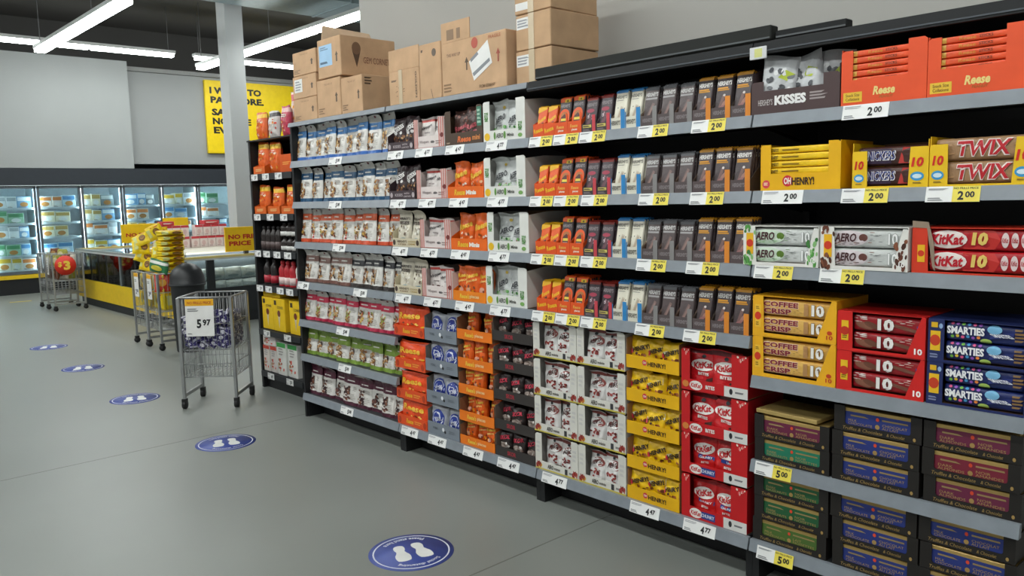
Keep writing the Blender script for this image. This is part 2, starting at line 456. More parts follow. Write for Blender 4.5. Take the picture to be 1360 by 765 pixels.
# ------------------------------------------------------------------ price tags
def tagmesh(price, yel, w=.158):
    def fn():
        h = .051; b = B(); b.box(-w/2, w/2, -.0012, 0, 0, h, K('f4f4f2'))
        a, c = price.split('.'); k = '1d1d1f'
        it = []
        if yel:
            it += [('r', .5, 0, 1, 1, 'f2df55'), ('t', 'NO FRILLS PRICE', .74, .86, .44, .13, k), ('t', a, .655, .40, .11, .56, k, .04), ('t', c, .82, .46, .17, .40, k, .035)]
            it += [('l', .05, .06, .36, .30, 2, '86888a'), ('l', .05, .72, .46, .92, 1, 'a5a6a8')]
        else:
            it += [('t', a, .61, .45, .11, .60, k, .04), ('t', c, .775, .54, .17, .42, k, .035), ('l', .05, .06, .30, .30, 2, '86888a'), ('l', .05, .70, .42, .92, 2, 'b0b1b3')]
        b.art(flat(-w/2, -.0012, 0, w, h), it)
        return b.mesh('price_tag')
    return proto(('tag', price, yel, w), fn)
def ptag(x, z, price, yel, label, w=.158, y=0.0, tilt=-.245):
    m = tagmesh(price, yel, w)
    o = place(m, 'price_tag', label, 'price tag', (x, y - .0015, z - .004), 0, 'price tags on the shelf edges', tilt)
NTH = ['top', 'second', 'third', 'fourth']

# ------------------------------------------------------------------ bay 1 of the picture: nut pouches, one band colour per shelf
NUT = ['7a4a2a', '9a6a3a', '5a3420', 'b98a52', '3f2a1e', 'c9a46a']
def pouch(band, bot, topc, seed, nuts, w, h, mode):
    art = [('e', .62, .955, .07, .022, '7e2f3a')] if mode != 'top' else []
    art += [('l', .46, .44, .9, .58, 4, 'b5b0aa'), ('l', .5, .16, .9, .36, 4, 'c2bdb6'), ('l', .3, .70, .9, .76, 1, 'e9e6e0'), ('s', .08, .14, .50, .55, 24, .075, nuts, seed), ('s', .08, .14, .50, .55, 10, .05, nuts, seed + 90)]
    bands = [(0, .10, bot), (.64, .82, band)] + ([(.82, .94, topc)] if topc else [])
    if mode == 'green': bands = [(0, .13, bot), (.55, .93, band)]
    return bag(w, h, .042, 'e6e3dd', bands, art, seed, 'stand', .6, .07)
rows = [
 ('bright blue', ['4f8fd0', '3a6fbf', None], .245, [-.02, .105, .228, .38, .51, .622, .782, .897, 1.029, 1.166], ''),
 ('dark teal', ['2f5f86', '28567a', None], .235, [.02, .16, .292, .43, .575, .705, .825, .95, 1.06, 1.185], ''),
 ('orange', ['e46a42', 'd9542f', None], .235, [.01, .12, .235, .40, .55, .67, .79, .95, 1.075, 1.195], ''),
 ('mocha and charcoal', None, .220, [.035, .18, .33, .48, .62, .76, .88, 1.0, 1.11, 1.20], ''),
 ('crimson', ['cf3552', 'b82a4a', None], .215, [.0, .125, .27, .392, .525, .66, .83, .95, 1.075, 1.195], ''),
 ('leaf green', ['86a343', '7c9a3a', None], .195, [.0, .122, .262, .415, .553, .68, .828, .958, 1.085, 1.19], 'green'),
 ('maroon', ['5a2438', '4d1e30', None], .222, [.0, .16, .32, .48, .65, .80, .96, 1.08, 1.19], 'maroon')]
for r, (nm, cl, h, ed, mode) in enumerate(rows):
    n = len(ed) - 1
    for k in range(n):
        if r == 3:
            c = ['8f6f66', '7a544a', None] if k < 4 else ['45464a', '38322f', None]; bn = 'mocha' if k < 4 else 'charcoal'
        else: c = cl; bn = nm
        wv = .150 if r == 6 else .134
        vr = (k * 2 + r) % 3
        nuts = NUT if r not in (2, 4) else NUT + ['c83a3a', '9fae4a', 'd8b04a']
        if mode == 'maroon': nuts = ['4a2a26', '6a3a30', '8a5a42', '2e1c1c', '3a2024']
        me = proto(('pouch', r, bn, vr), lambda: pouch(c[0], c[1], ('5a2438' if mode == 'maroon' else None), r*10 + vr, nuts, wv, h, mode))
        kk = k if (r != 3 or k < 4) else k - 4; last = (k == n-1) or (r == 3 and k == 3)
        pos = ORD[kk] + ' pouch from the left' if not last else 'last pouch at the right end'
        place(me, 'nut_pouch', 'white nut pouch with %s band, %s of its shelf' % (bn, pos) if r != 3 else 'white nut pouch with %s band, %s of the %s ones' % (bn, pos, bn), 'nut pouch',
              ((ed[k] + ed[k+1])/2 + .004, .052 + .012*((k*7) % 3), SZ(r)), rnd.uniform(-.10, .10), 'nut pouches', 0, 0, ((ed[k+1]-ed[k])/wv*1.16, 1, 1.03 - .03*((k*5) % 3)))
    # second rank standing behind, visible over the shoulders of the first
for r, x, nm in ((0, .619, 'bright blue'), (1, .592, 'dark teal'), (2, .613, 'orange'), (3, .101, 'mocha'), (3, .846, 'charcoal'), (4, .61, 'crimson'), (5, .61, 'green'), (6, .613, 'maroon')):
    ptag(x, ZR[r], '5.00', False, 'white 5.00 price tag under the %s banded nut pouches' % nm)

# ------------------------------------------------------------------ bay 2: carton trays of sweet bags, upper four shelves
def stripes(n, c1): return [('r', (2*i+.5)/(2*n), .0, (2*i+1.5)/(2*n), 1, c1) for i in range(n)]
def mk_bags():
    D = {}
    D['kiss'] = lambda s: bag(.125, .20, .055, '3b2c2e', [(.0, .06, '4a3a3a')], [('s', .08, .10, .92, .44, 26, .06, ['9a6a40', '7a4a2a', 'c8a070', '5a3420'], s), ('t', 'KISSES', .5, .68, .82, .16, 'e4e1de', .035, 0, .35, .6), ('e', .3, .52, .12, .05, 'c9c6c4'), ('e', .68, .54, .11, .05, 'd9d6d4')], s, 'pillow', .4, .08)
    D['cream'] = lambda s: bag(.125, .21, .05, 'd8d0bd', [(.0, .05, 'c2b89f')], [('t', "HERSHEY'S", .5, .76, .8, .07, '3a2a26', .02), ('t', 'KISSES', .5, .64, .7, .09, '46352e', .03), ('s', .15, .3, .85, .55, 16, .06, ['e8e4d8', 'b8ad96', '6e5a4a', 'f0ece2'], s), ('e', .55, .18, .3, .05, '3f86a8')], s, 'stand', .8, .10)
    D['malt'] = lambda s: bag(.12, .17, .05, 'ded6d2', [(.86, .94, 'c44a42')], [('t', 'Whoppers', .5, .68, .84, .12, '4a4446', .03, .2, .25, .7), ('t', '400g', .6, .5, .4, .06, '8a7d7c'), ('e', .28, .28, .16, .09, '7a2f2c'), ('e', .55, .2, .14, .08, '9a4a40'), ('e', .76, .3, .12, .07, '5a2a28')], s, 'stand', .3, .06)
    D['dark'] = lambda s: bag(.13, .19, .05, '4a302a', [], [('t', 'Reese', .5, .5, .8, .16, 'b8545c', .03, .2, .3, .6), ('s', .1, .6, .9, .9, 10, .07, ['6a4a40', '8a5a50', '3a2420'], s), ('e', .35, .25, .2, .09, '8d3f48'), ('e', .7, .3, .18, .08, 'a8505a')], s, 'pillow', .2, .06)
    D['orange'] = lambda s: bag(.125, .19, .05, 'ea6418', [(.0, .05, 'c94e12')], [('t', 'Reese', .5, .66, .84, .18, 'f2c53a', .03, .2, .3, .65), ('s', .1, .12, .9, .45, 16, .06, ['f6c79a', 'f28a3a', 'e8d8c8', '8a4a1e'], s)], s, 'pillow', .5, .06)
    D['pieces'] = lambda s: bag(.12, .19, .05, 'ea6418', [(.88, .95, 'd2590f')], [('t', 'Reese', .5, .74, .8, .13, 'f2c53a', .03, .2, .2, .65), ('t', 'pieces', .5, .58, .7, .10, 'f6d27a', .03, 0, .2, .65), ('e', .3, .3, .16, .09, 'e0a890'), ('s', .12, .08, .9, .42, 9, .07, ['5a2c14', '7a3a18', 'f0b030'], s)], s, 'pillow', .6, .06)
    D['mint'] = lambda s: bag(.125, .205, .05, 'cdd0ce', [(.9, .96, 'b8bbb9')], [('t', 'AERO', .5, .55, .74, .15, '45464a', .03, .15, .3, .6), ('l', .2, .36, .8, .46, 2, '8a8c8c'), ('s', .1, .1, .9, .34, 14, .06, ['5aa04a', '8cc07a', '3f7a38', 'b0d0a0'] if s % 2 else ['7a3a32', '9a5a4a', 'b0d0a0', '5aa04a'], s), ('e', .7, .82, .1, .04, 'd8b84a')], s, 'stand', .9, .08)
    D['gold'] = lambda s: bag(.30, .165, .07, 'ec4f1e', [(.88, .96, 'd8421a')], [('t', 'Reese', .46, .66, .7, .22, 'f6c23a', .03, .2, .12, .6), ('s', .1, .1, .92, .42, 14, .05, ['f4b81e', 'f29a4a', '8a3a18', 'f7d060'], s)], s, 'pillow', .5, .06)
    D['silver'] = lambda s: bag(.15, .145, .06, 'a9adb6', [], [('e', .5, .5, .36, .38, '2b3f98'), ('e', .5, .5, .30, .31, 'dfe2ea'), ('e', .5, .5, .27, .28, '2b3f98'), ('t', 'YORK', .5, .5, .42, .18, 'e9ebf2', .03, .1, .25, .9)], s, 'pillow', .3, .04)
    D['toffee'] = lambda s: bag(.095, .115, .05, '2c2322', [(.80, .97, '34282a')], [('t', 'SKOR', .5, .74, .8, .2, 'c8324a', .04, .1, .2, .9), ('e', .5, .34, .36, .16, '9d8d84'), ('s', .2, .16, .85, .48, 7, .09, ['cfc4bb', '6e5248', '8d7468', 'e2dcd6'], s)], s, 'pillow', .2, .05)
    D['snow'] = lambda s: bag(.105, .135, .05, 'e0dedb', [(.86, .96, '7d3a36')], [('e', .62, .62, .36, .16, '8f4a44'), ('e', .48, .6, .38, .15, 'e4e1df'), ('t', 'AERO', .48, .61, .62, .14, '4a2c2a', .03, .15, .25, .8), ('s', .2, .08, .75, .34, 12, .075, ['7a2420', '9a3a32', '6a1c1a'], s), ('e', .5, .84, .08, .05, '39393c')], s, 'stand', .4, .05)
    D['yellow'] = lambda s: bag(.115, .125, .06, 'f8c818', [(.9, .97, 'e8b410')], [('p', [(.08, .42), (.14, .62), (.95, .86), (.95, .64)], 'f6ecc8'), ('t', 'HENRY!', .54, .63, .76, .17, '2e2014', .04, 0, .32, .9), ('e', .12, .48, .09, .09, 'd83a4a'), ('s', .2, .1, .9, .42, 10, .08, ['6a3418', '8a4a22', '4a2412', 'a8642e'], s)], s, 'pillow', .3, .06)
    D['red'] = lambda s: bag(.145, .165, .06, 'cc1a22', [(.86, .97, '5e1a1e')], [('e', .5, .58, .40, .15, 'f0ece6'), ('t', 'KitKat', .5, .58, .62, .17, 'c4161e', .035, .1, .12, .9), ('t', 'BITES', .55, .36, .4, .08, 'e8e4de', .04), ('e', .5, .8, .07, .05, '2a2a30'), ('p', [(.62, .14), (.66, .24), (.9, .3), (.9, .2)], '4a241c')], s, 'stand', .5, .05)
    D['chunky'] = lambda s: bag(.125, .155, .06, 'cb1c1e', [(.88, .97, 'a4141a')], [('e', .5, .62, .40, .16, 'f0ece6'), ('t', 'KitKat', .5, .62, .62, .18, 'c4161e', .035, .1, .2, .9), ('p', [(.3, .36), (.3, .46), (.92, .42), (.92, .32)], '2d3f8c'), ('t', 'CHUNKY', .6, .39, .5, .06, 'eceaf0', .03), ('t', 'BITES', .58, .25, .3, .06, 'e8e4de', .03)], s, 'stand', .4, .05)
    return D
BG = mk_bags()
def getbag(k, s): return proto(('bag', k, s), lambda: BG[k](s + 1))

yst = ('e', .09, .45, .07, .36, 'f0c020')
TR = {
 'kiss': dict(w=.262, front='43353a', hf=.052, sf=.09, hb=.17, side='3c2f33', art=[('t', 'KISSES', .38, .5, .3, .32, 'b9aeb0'), ('t', 'WITH', .68, .66, .2, .2, 'b9aeb0'), ('t', 'ALMONDS', .70, .34, .28, .2, 'b9aeb0'), ('e', .09, .5, .05, .3, 'b9aeb0'), ('e', .93, .5, .05, .3, 'b9aeb0')]),
 'cream': dict(w=.275, front='d6cbb0', hf=.052, sf=.09, hb=.16, side='c8bd9f', art=[('t', "HERSHEY'S", .36, .62, .36, .28, '5a4230'), ('t', 'KISSES', .36, .3, .3, .18, '8a6a48'), ('t', 'COOKIES', .72, .62, .28, .2, 'b59a5a'), ('t', 'CREME', .72, .34, .26, .2, 'b59a5a'), ('e', .07, .5, .05, .32, '4a3a30'), ('e', .93, .5, .05, .32, '4a3a30')]),
 'malt': dict(w=.283, front='e6dad6', hf=.068, sf=.15, hb=.17, side='d8c8c2', fl=(.042, .165, stripes(3, 'cf7a6e')), fr=(.055, .165, stripes(3, 'cf7a6e') + [('e', .6, .4, .3, .08, '7a2f2c')]), art=[('t', 'Whoppers', .34, .5, .30, .3, '8d7b7b'), ('t', '400g', .62, .45, .13, .28, '4a4446', .04), ('l', .72, .25, .95, .6, 2, 'a08d8a'), ('r', 0, .02, 1, .07, 'b8736a')]),
 'dark': dict(w=.315, front='4e3b2c', hf=.066, sf=.14, hb=.2, side='463628', fl=(.05, .185), fr=(.045, .2, [('r', .1, .45, .9, .95, '3f7a62'), ('l', .15, .5, .85, .9, 4, 'a8c8b4')]), art=[('t', 'Reese', .52, .45, .36, .5, 'e8763a', .03, .2), ('t', 'mini', .84, .5, .2, .4, 'd98a4a', .03), ('l', .04, .12, .16, .3, 1, 'b09a84')]),
 'minis': dict(w=.305, front='ee6a16', hf=.062, sf=.07, hb=.14, side='d95f14', art=[('t', 'Reese', .34, .5, .3, .52, 'f4c634', .03, .2), ('t', 'Minis', .66, .48, .28, .4, 'f6f0e6', .05)]),
 'pieces': dict(w=.28, front='f08412', hf=.056, sf=.06, hb=.13, side='d8720f', art=[('t', "Reese's", .36, .5, .3, .46, 'f8d24a', .03, .2), ('t', 'pieces', .66, .48, .28, .42, 'f2c890', .04)]),
 'mint': dict(w=.315, front='e6e6e0', hf=.056, sf=.19, hb=.205, side='d9d9d2', fl=(.05, .205, [('t', 'NESTLE', .5, .62, .9, .14, '4f8f3a', .04, 0, pi/2, .25)]), fr=(.065, .205, [('t', 'NESTLE', .45, .32, .7, .13, '4f8f3a', .04, 0, pi/2, .3), ('e', .45, .1, .25, .05, '7aa85a')]), art=[yst, ('t', 'AERO', .40, .48, .17, .42, '4a4a46', .03, .15), ('e', .52, .5, .03, .35, '6a9a4a'), ('e', .28, .5, .025, .35, '6a9a4a'), ('t', 'Minis', .66, .48, .16, .3, '55554f', .03)]),
}
def gettray(k, d=.30):
    t = TR[k]; return proto(('tray', k, d), lambda: tray(t['w'], d, t['hf'], t['hb'], t['front'], t['art'], t['side'], t.get('fl'), t.get('fr'), t['sf']))
UP = [  # shelf, tray kind, x0, x1, bag kind, bag xs, tray words, bag words
 [('kiss', 1.187, 1.452, 'kiss', 'dark brown tray', 'dark brown sweet bag'), ('malt', 1.460, 1.745, 'malt', 'striped pale pink tray', 'white malt ball bag'), ('dark', 1.750, 2.068, 'dark', 'brown window tray', 'brown and red sweet bag'), ('mint', 2.074, 2.392, 'mint', 'white and green tray', 'silver mint bag')],
 [('kiss', 1.187, 1.452, 'kiss', 'dark brown tray', 'dark brown sweet bag'), ('malt', 1.468, 1.755, 'malt', 'striped pale pink tray', 'white malt ball bag'), ('minis', 1.760, 2.062, 'orange', 'orange tray', 'orange sweet bag'), ('mint', 2.068, 2.386, 'mint', 'white and green tray', 'silver mint bag')],
 [('cream', 1.200, 1.478, 'cream', 'cream tray', 'cream sweet bag'), ('malt', 1.486, 1.770, 'malt', 'striped pale pink tray', 'white malt ball bag'), ('minis', 1.774, 2.078, 'orange', 'orange tray', 'orange sweet bag'), ('mint', 2.084, 2.398, 'mint', 'white and green tray', 'silver mint bag')],
 [('cream', 1.202, 1.480, 'cream', 'cream tray', 'cream sweet bag'), ('malt', 1.488, 1.772, 'malt', 'striped pale pink tray', 'white malt ball bag'), ('pieces', 1.778, 2.056, 'pieces', 'bright orange tray', 'orange sweet bag'), ('mint', 2.062, 2.378, 'mint', 'white and green tray', 'silver mint bag')]]
def fill(kind, xc, y, z, width, n, label, group, seed, dz=.004, tilt=.12, cat='sweet bag', jit=.02, sz=1.0):
    names = {1: ['only'], 2: ['left', 'right'], 3: ['left', 'middle', 'right'], 4: ['leftmost', 'second', 'third', 'rightmost']}[n]
    R = random.Random(seed); step = width/n
    for i in range(n):
        me = getbag(kind, (seed + i*2) % 3)
        place(me, 'sweet_bag', label % names[i], cat, (xc - width/2 + step*(i+.5), y + R.uniform(0, jit), z + dz), R.uniform(-tilt, tilt), group, 0, R.uniform(-.05, .05), (sz, 1, sz*R.uniform(.96, 1.03)))
for r, row in enumerate(UP):
    for j, (tk, x0, x1, bk, tw, bw) in enumerate(row):
        xc = (x0 + x1)/2; z = SZ(r)
        place(gettray(tk), 'display_tray', '%s of sweet bags on the %s shelf of its bay' % (tw, NTH[r]), 'display tray', (xc, .03, z), 0, 'display trays in the sweet bag bay')
        wi = (x1-x0) - {'malt': .075, 'mint': .10, 'dark': .085}.get(tk, .02); off = {'malt': -.006, 'mint': -.008}.get(tk, 0)
        fill(bk, xc + off, .045, z, wi, 3 if (r, tk) == (3, 'pieces') else 2, '%s, %%s in the %s, %s shelf' % (bw, tw, NTH[r]), 'sweet bags in trays', r*7 + j*3, sz=.98 if bk == 'mint' else 1.0)
        ptag({0: [1.303, 1.584, 1.862, 2.201], 3: [1.325, 1.612, 1.904, 2.196]}.get(r, [1.310, 1.598, 1.880, 2.198])[j], ZR[r], '4.47' if j == 2 else '4.77', False, 'white price tag below the %s on the %s shelf' % (tw, NTH[r]))

# lower half of bay 2: four towers of stacked trays
LOW = [
 ('gold', 1.178, 1.487, [.176, .343, .534, .740], .09, dict(front='e5501c', hf=.064, art=[('t', 'Reese', .42, .5, .24, .5, 'f6b82a', .03, .2), ('l', .58, .3, .84, .7, 2, 'f29a3a'), ('e', .08, .45, .05, .34, 'b53a12'), ('e', .92, .45, .05, .34, 'b53a12')], side='d84a1a'), 1, 'red orange tray', 'large orange sweet bag'),
 ('silver', 1.490, 1.793, [.176, .365, .556, .740], .18, dict(front='7f8791', hf=.074, art=[('e', .5, .58, .035, .16, 'e8eaee'), ('e', .56, .42, .03, .12, '1d1e22'), ('t', 'YORK', .25, .55, .16, .2, '5c646e'), ('l', .68, .4, .92, .64, 2, '666e78')], side='6e665c'), 2, 'grey tray', 'silver bag with blue round emblem'),
 ('pieces', 1.797, 2.097, [.176, .313, .470, .618, .782], .150, dict(front='f07a12', hf=.058, art=[('t', "Reese's", .36, .5, .26, .46, 'f8d24a', .03, .2), ('t', 'pieces', .64, .48, .24, .42, 'f6c890', .04)], side='8a5f42'), 2, 'orange tray', 'orange sweet bag'),
 ('toffee', 2.101, 2.411, [.176, .325, .488, .648, .808], .152, dict(front='35302e', hf=.055, art=[('t', 'SKOR', .42, .5, .22, .44, 'a8303c', .04)], side='6b5f57'), 3, 'dark brown tray', 'dark toffee bag with red lettering')]
for bk, x0, x1, zs, hb, kw, n, tw, bw in LOW:
    rec = tray(x1 - x0 - .004, .28, kw['hf'], hb, kw['front'], kw['art'], kw['side'], None, None, hb*.8 if bk != 'gold' else kw['hf'])
    N_ = len(zs)
    for t, z in enumerate(zs):
        pos = 'lowest' if t == 0 else ('topmost' if t == N_-1 else ORD[t] + ' from the floor')
        hh = (zs[t+1] - z if t < N_-1 and bk != 'gold' else hb) - .003
        place(rec, 'display_tray', '%s, %s of its tower of trays' % (tw + (' of large bags' if bk == 'gold' else ' of small bags' if bk == 'pieces' else ''), pos), 'display tray', (x0/2 + x1/2, .03, z), 0, 'towers of trays under the sweet bag shelves', 0, 0, (1, 1, min(1, hh/hb)))
        sc_ = {'gold': 1.02 if t < 3 else 1.10, 'silver': 1.02, 'pieces': .74, 'toffee': 1.0}[bk]
        fill(bk, x0/2 + x1/2, .036 if bk == 'gold' else .045, z, (x1-x0) - .012, n + (1 if bk == 'pieces' and t < 4 else 0), '%s, %%s in tray %s' % (bw, pos), 'sweet bags in tray towers', t*5 + int(x0*10), .004 + (.012 if bk != 'gold' else 0), .14 if bk != 'gold' else .04, 'sweet bag', .03 if bk != 'gold' else .006, sc_)
for x, tw in ((1.336, 'red orange'), (1.611, 'grey'), (1.938, 'orange'), (2.229, 'dark brown')):
    ptag(x, ZR[6], '4.47', False, 'white 4.47 price tag on the base edge below the %s tray tower' % tw, .17)

# ------------------------------------------------------------------ bay 3: upright chocolate bars in narrow cartons, four shelves
def mk_bars():
    D = {}
    D['orange'] = bar(.066, .152, .014, 'e95a1a', [('p', [(0, .80), (0, 1), (1, 1), (1, .92)], 'f2b81c'), ('t', 'Reese', .5, .58, .9, .16, 'f4c028', .03, .2, .45, .45), ('e', .45, .32, .34, .09, '5e2c16', .4), ('e', .5, .27, .3, .04, 'f0d8b8', .4)], 'f2b81c')
    D['arch'] = bar(.080, .182, .016, '3c3032', [('r', 0, .89, 1, 1, 'e95a1a'), ('r', .42, .88, .88, .97, 'f0c422'), ('t', '4', .64, .92, .2, .06, '2a2020', .03), ('t', "HERSHEY'S", .5, .78, .8, .09, 'a59c9c', .02), ('p', [(.04, .0)] + [(.5 + .46*cos(pi - pi*i/10), .5 + .2*sin(pi*i/10)) for i in range(11)] + [(.96, 0)], 'e95a1a'), ('e', .5, .52, .3, .10, 'b4703a'), ('p', [(.2, .26), (.2, .46), (.5, .56), (.8, .46), (.8, .26)], '54302a'), ('r', .24, .36, .78, .43, 'e9d24a'), ('l', .26, .28, .76, .34, 1, 'b09890')], 'e4541a')
    D['plum'] = bar(.078, .165, .014, '40343a', [('r', 0, .93, 1, 1, '8c2a22'), ('t', "HERSHEY'S", .5, .80, .86, .11, '9b9193', .02), ('e', .45, .62, .34, .06, 'a8384e'), ('p', [(.15, .16), (.45, .5), (.75, .5), (.45, .16)], '6e4a52'), ('e', .3, .44, .09, .05, 'cfc0c4'), ('s', .25, .18, .8, .5, 8, .06, ['86606a', 'b08a92', '5a3a42'], 3)], '8c2a22')
    D['white'] = bar(.078, .178, .014, 'e4dfcd', [('r', 0, .945, 1, 1, '2a78b4'), ('t', "HERSHEY'S", .5, .84, .86, .09, '3e3833', .02), ('l', .12, .735, .85, .765, 1, '8a857c'), ('p', [(.22, .22), (.52, .60), (.76, .56), (.46, .18)], 'cfc5b0'), ('p', [(.30, .24), (.55, .56), (.70, .53), (.45, .21)], 'b9a994'), ('e', .3, .55, .035, .014, '33302e'), ('e', .84, .52, .04, .016, '33302e'), ('e', .16, .2, .04, .016, '33302e'), ('e', .72, .2, .04, .016, '33302e')], '2a78b4')
    D['grey'] = bar(.080, .170, .014, '564a4a', [('r', 0, .93, 1, 1, '5f6064'), ('t', "HERSHEY'S", .52, .82, .9, .11, 'd4d2d0', .035), ('r', .06, .685, .94, .735, 'a6a2a2'), ('p', [(.2, .18), (.62, .60), (.80, .56), (.40, .14)], '7d6460'), ('p', [(.30, .20), (.65, .54), (.74, .51), (.40, .17)], '93766f')], '6f7074')
    D['amber'] = bar(.082, .180, .014, '4b4042', [('r', 0, .945, 1, 1, 'c78a22'), ('t', "HERSHEY'S", .52, .83, .9, .11, 'e9e6e2', .035), ('r', .10, .70, .76, .735, 'dd9a26'), ('r', .10, .655, .84, .69, 'c98a22'), ('p', [(.2, .16), (.46, .55), (.64, .52), (.38, .12)], '7a5a56'), ('e', .66, .36, .22, .06, 'a87868', .4), ('e', .42, .24, .24, .045, '9a6664', .2), ('e', .58, .54, .08, .03, 'd8cfca')], 'c78a22')
    return D
BR = mk_bars()
hz = [('t', "HERSHEY'S", .42, .55, .62, .36, '8f8688', .03)]
CT = {
 'orange': tray(.072, .13, .062, .09, 'e8561c', [('t', 'Reese', .5, .5, .9, .36, 'f4c028', .03, .2, .3, .8)], 'e8561c'),
 'arch': tray(.088, .13, .058, .10, 'e8561c', [('t', 'Reese', .46, .62, .56, .28, 'f0b050', .03, .2), ('t', 'pieces', .5, .30, .42, .22, 'f4e4d4', .04)], 'c84a18', None, (.010, .10)),
 'plum': tray(.088, .13, .036, .09, '41363a', [('r', .1, .55, .7, .9, 'd9c86a'), ('l', .12, .6, .68, .85, 1, '3a3030'), ('l', .1, .1, .66, .4, 2, '8a8084')], '55474b', None, (.020, .076, [('r', 0, 0, 1, 1, 'c9444e')])),
 'white': tray(.088, .13, .05, .09, 'e0dccb', [('t', "HERSHEY'S", .38, .55, .6, .4, '4a443e', .02), ('r', 0, 0, .06, 1.4, '2f7db8')], '8b7a66', None, (.024, .085, [('r', 0, 0, 1, 1, '2f86c4')])),
 'grey': tray(.090, .13, .045, .09, '594e4e', hz, '6a5448', None, (.024, .082, [('r', 0, 0, 1, 1, '8a8786')])),
 'amber': tray(.092, .13, .045, .09, '594c4c', hz, '4c4038', None, (.024, .086, [('r', 0, 0, 1, 1, 'e08a2e')]))}
XE = [2.452, 2.528, 2.604, 2.696, 2.788, 2.880, 2.970, 3.060, 3.150, 3.242, 3.334, 3.428, 3.521, 3.615, 3.709]
XE = [2.446 + (x - 2.452) * (3.640 - 2.446) / (3.709 - 2.452) for x in XE]
KD = ['orange']*2 + ['arch']*2 + ['plum']*2 + ['white']*2 + ['grey']*3 + ['amber']*3
CN = ['left plain orange', 'right plain orange', 'left tall orange arch', 'right tall orange arch', 'left plum and red', 'right plum and red', 'left white and blue', 'right white and blue',
      'left grey', 'middle grey', 'right grey', 'left amber', 'middle amber', 'right amber']
BWD = dict(orange='orange bar', arch='dark and orange bar', plum='plum brown bar', white='cream white bar', grey='grey topped brown bar', amber='amber topped brown bar')
for r in range(4):
    for i, k in enumerate(KD):
        xc = (XE[i] + XE[i+1])/2; z = SZ(r); wsc = (XE[i+1] - XE[i] - .002) / {'orange': .072, 'arch': .088, 'plum': .088, 'white': .088, 'grey': .090, 'amber': .092}[k]
        place(CT[k], 'bar_carton', '%s carton of chocolate bars on the %s shelf' % (CN[i], NTH[r]), 'carton', (xc, .03, z), 0, 'narrow cartons of chocolate bars', 0, 0, (wsc, 1, 1))
        R = random.Random(r*31 + i)
        nb = 5 if k == 'arch' else 4
        for q in range(nb):
            jx = R.uniform(-.003, .003)
            fwid = {'plum': .016, 'white': .020, 'grey': .020, 'amber': .020}.get(k, 0) * .25
            place(BR[k], 'chocolate_bar', '%s, %s in the %s carton, %s shelf' % (BWD[k], 'front one' if q == 0 else ORD[q] + ' back', CN[i], NTH[r]), 'chocolate bar',
                  (xc - fwid + jx, .038 + q*.0195, z + .004), R.uniform(-.04, .04), 'upright chocolate bars', -.20 - R.uniform(0, .03), 0, (.90 * wsc, 1, R.uniform(.98, 1.01)))
    tx = [[2.522, 2.688, 2.854, 3.193, 3.467], [2.518, 2.684, 2.860, 3.195, 3.459], [2.517, 2.680, 2.850, 3.180, 3.440], [2.516, 2.678, 2.845, 3.170, 3.426]][r]
    for x, dn in zip(tx, ('plain orange', 'orange arch', 'plum', 'white and grey', 'amber')):
        ptag(x, ZR[r], '2.00', True, 'yellow and white 2.00 tag below the %s bars, %s shelf' % (dn, NTH[r]))

# lower half of bay 3: two towers of white trays, yellow tower, red tower
bub = [('s', .15, .04, .85, .20, 14, .10, ['8f2a22', 'a8443a', '7a1f1c'], 5), ('l', .2, .45, .8, .8, 3, 'cfcdc9')]
white = tray(.296, .28, .036, .158, 'dddbd2', [('t', 'AERO', .36, .55, .14, .5, '3a3430', .03, .15), ('t', 'minis', .52, .52, .14, .3, '5a544e', .03), ('e', .10, .5, .06, .3, 'e0b43a'), ('r', .70, .2, .76, .85, '39393c'), ('l', .8, .3, .96, .7, 1, '8a8a86'), ('r', 0, 0, 1, .16, 'c8b84a')], 'bdbab4', (.045, .155, bub), (.045, .155, bub), .15)
ZA = [.176, .373, .563, .762]
for c_, (xc, cn) in enumerate(((2.562, 'left'), (2.862, 'right'))):
    for t, z in enumerate(ZA):
        pos = ['lowest', 'second lowest', 'second highest', 'highest'][t]
        place(white, 'display_tray', 'white bubble printed tray, %s in the %s white tower' % (pos, cn), 'display tray', (xc, .03, z), 0, 'white tray towers', 0, 0, (1, 1, 1.2 if t < 3 else 1.14))
        fill('snow', xc - .002, .04, z, .205, 2, 'white red-bubble bag, %%s one in the %s tray, %s white tower' % (pos, cn), 'white bags in trays', t*3 + c_*4, .03, .16, 'sweet bag', .025, 1.05)
yel = tray(.288, .28, .060, .152, 'eab308', [('e', .36, .55, .045, .22, 'd8324a'), ('t', 'OH', .36, .55, .06, .18, 'f6efe0', .03), ('t', 'HENRY!', .59, .5, .34, .36, '3a2412', .03)], '9c7048', None, None, .135)
ZH = [.176, .322, .482, .634, .787]
for t, z in enumerate(ZH):
    pos = ['lowest', 'second lowest', 'middle', 'second highest', 'highest'][t]
    place(yel, 'display_tray', 'yellow tray of small bags, %s in the yellow tower' % pos, 'display tray', (3.162, .03, z), 0, 'yellow tray tower', 0, 0, (1, 1, .98))
    fill('yellow', 3.160, .042, z, .268, 3, 'yellow bag with brown sweets, the %%s one in the %s yellow tray' % pos, 'yellow bags in trays', t*4 + 1, .012, .2, 'sweet bag', .03)
rb = [('s', .1, .84, .9, .97, 8, .07, ['f0e0d0', 'e86a6a'], 2)]
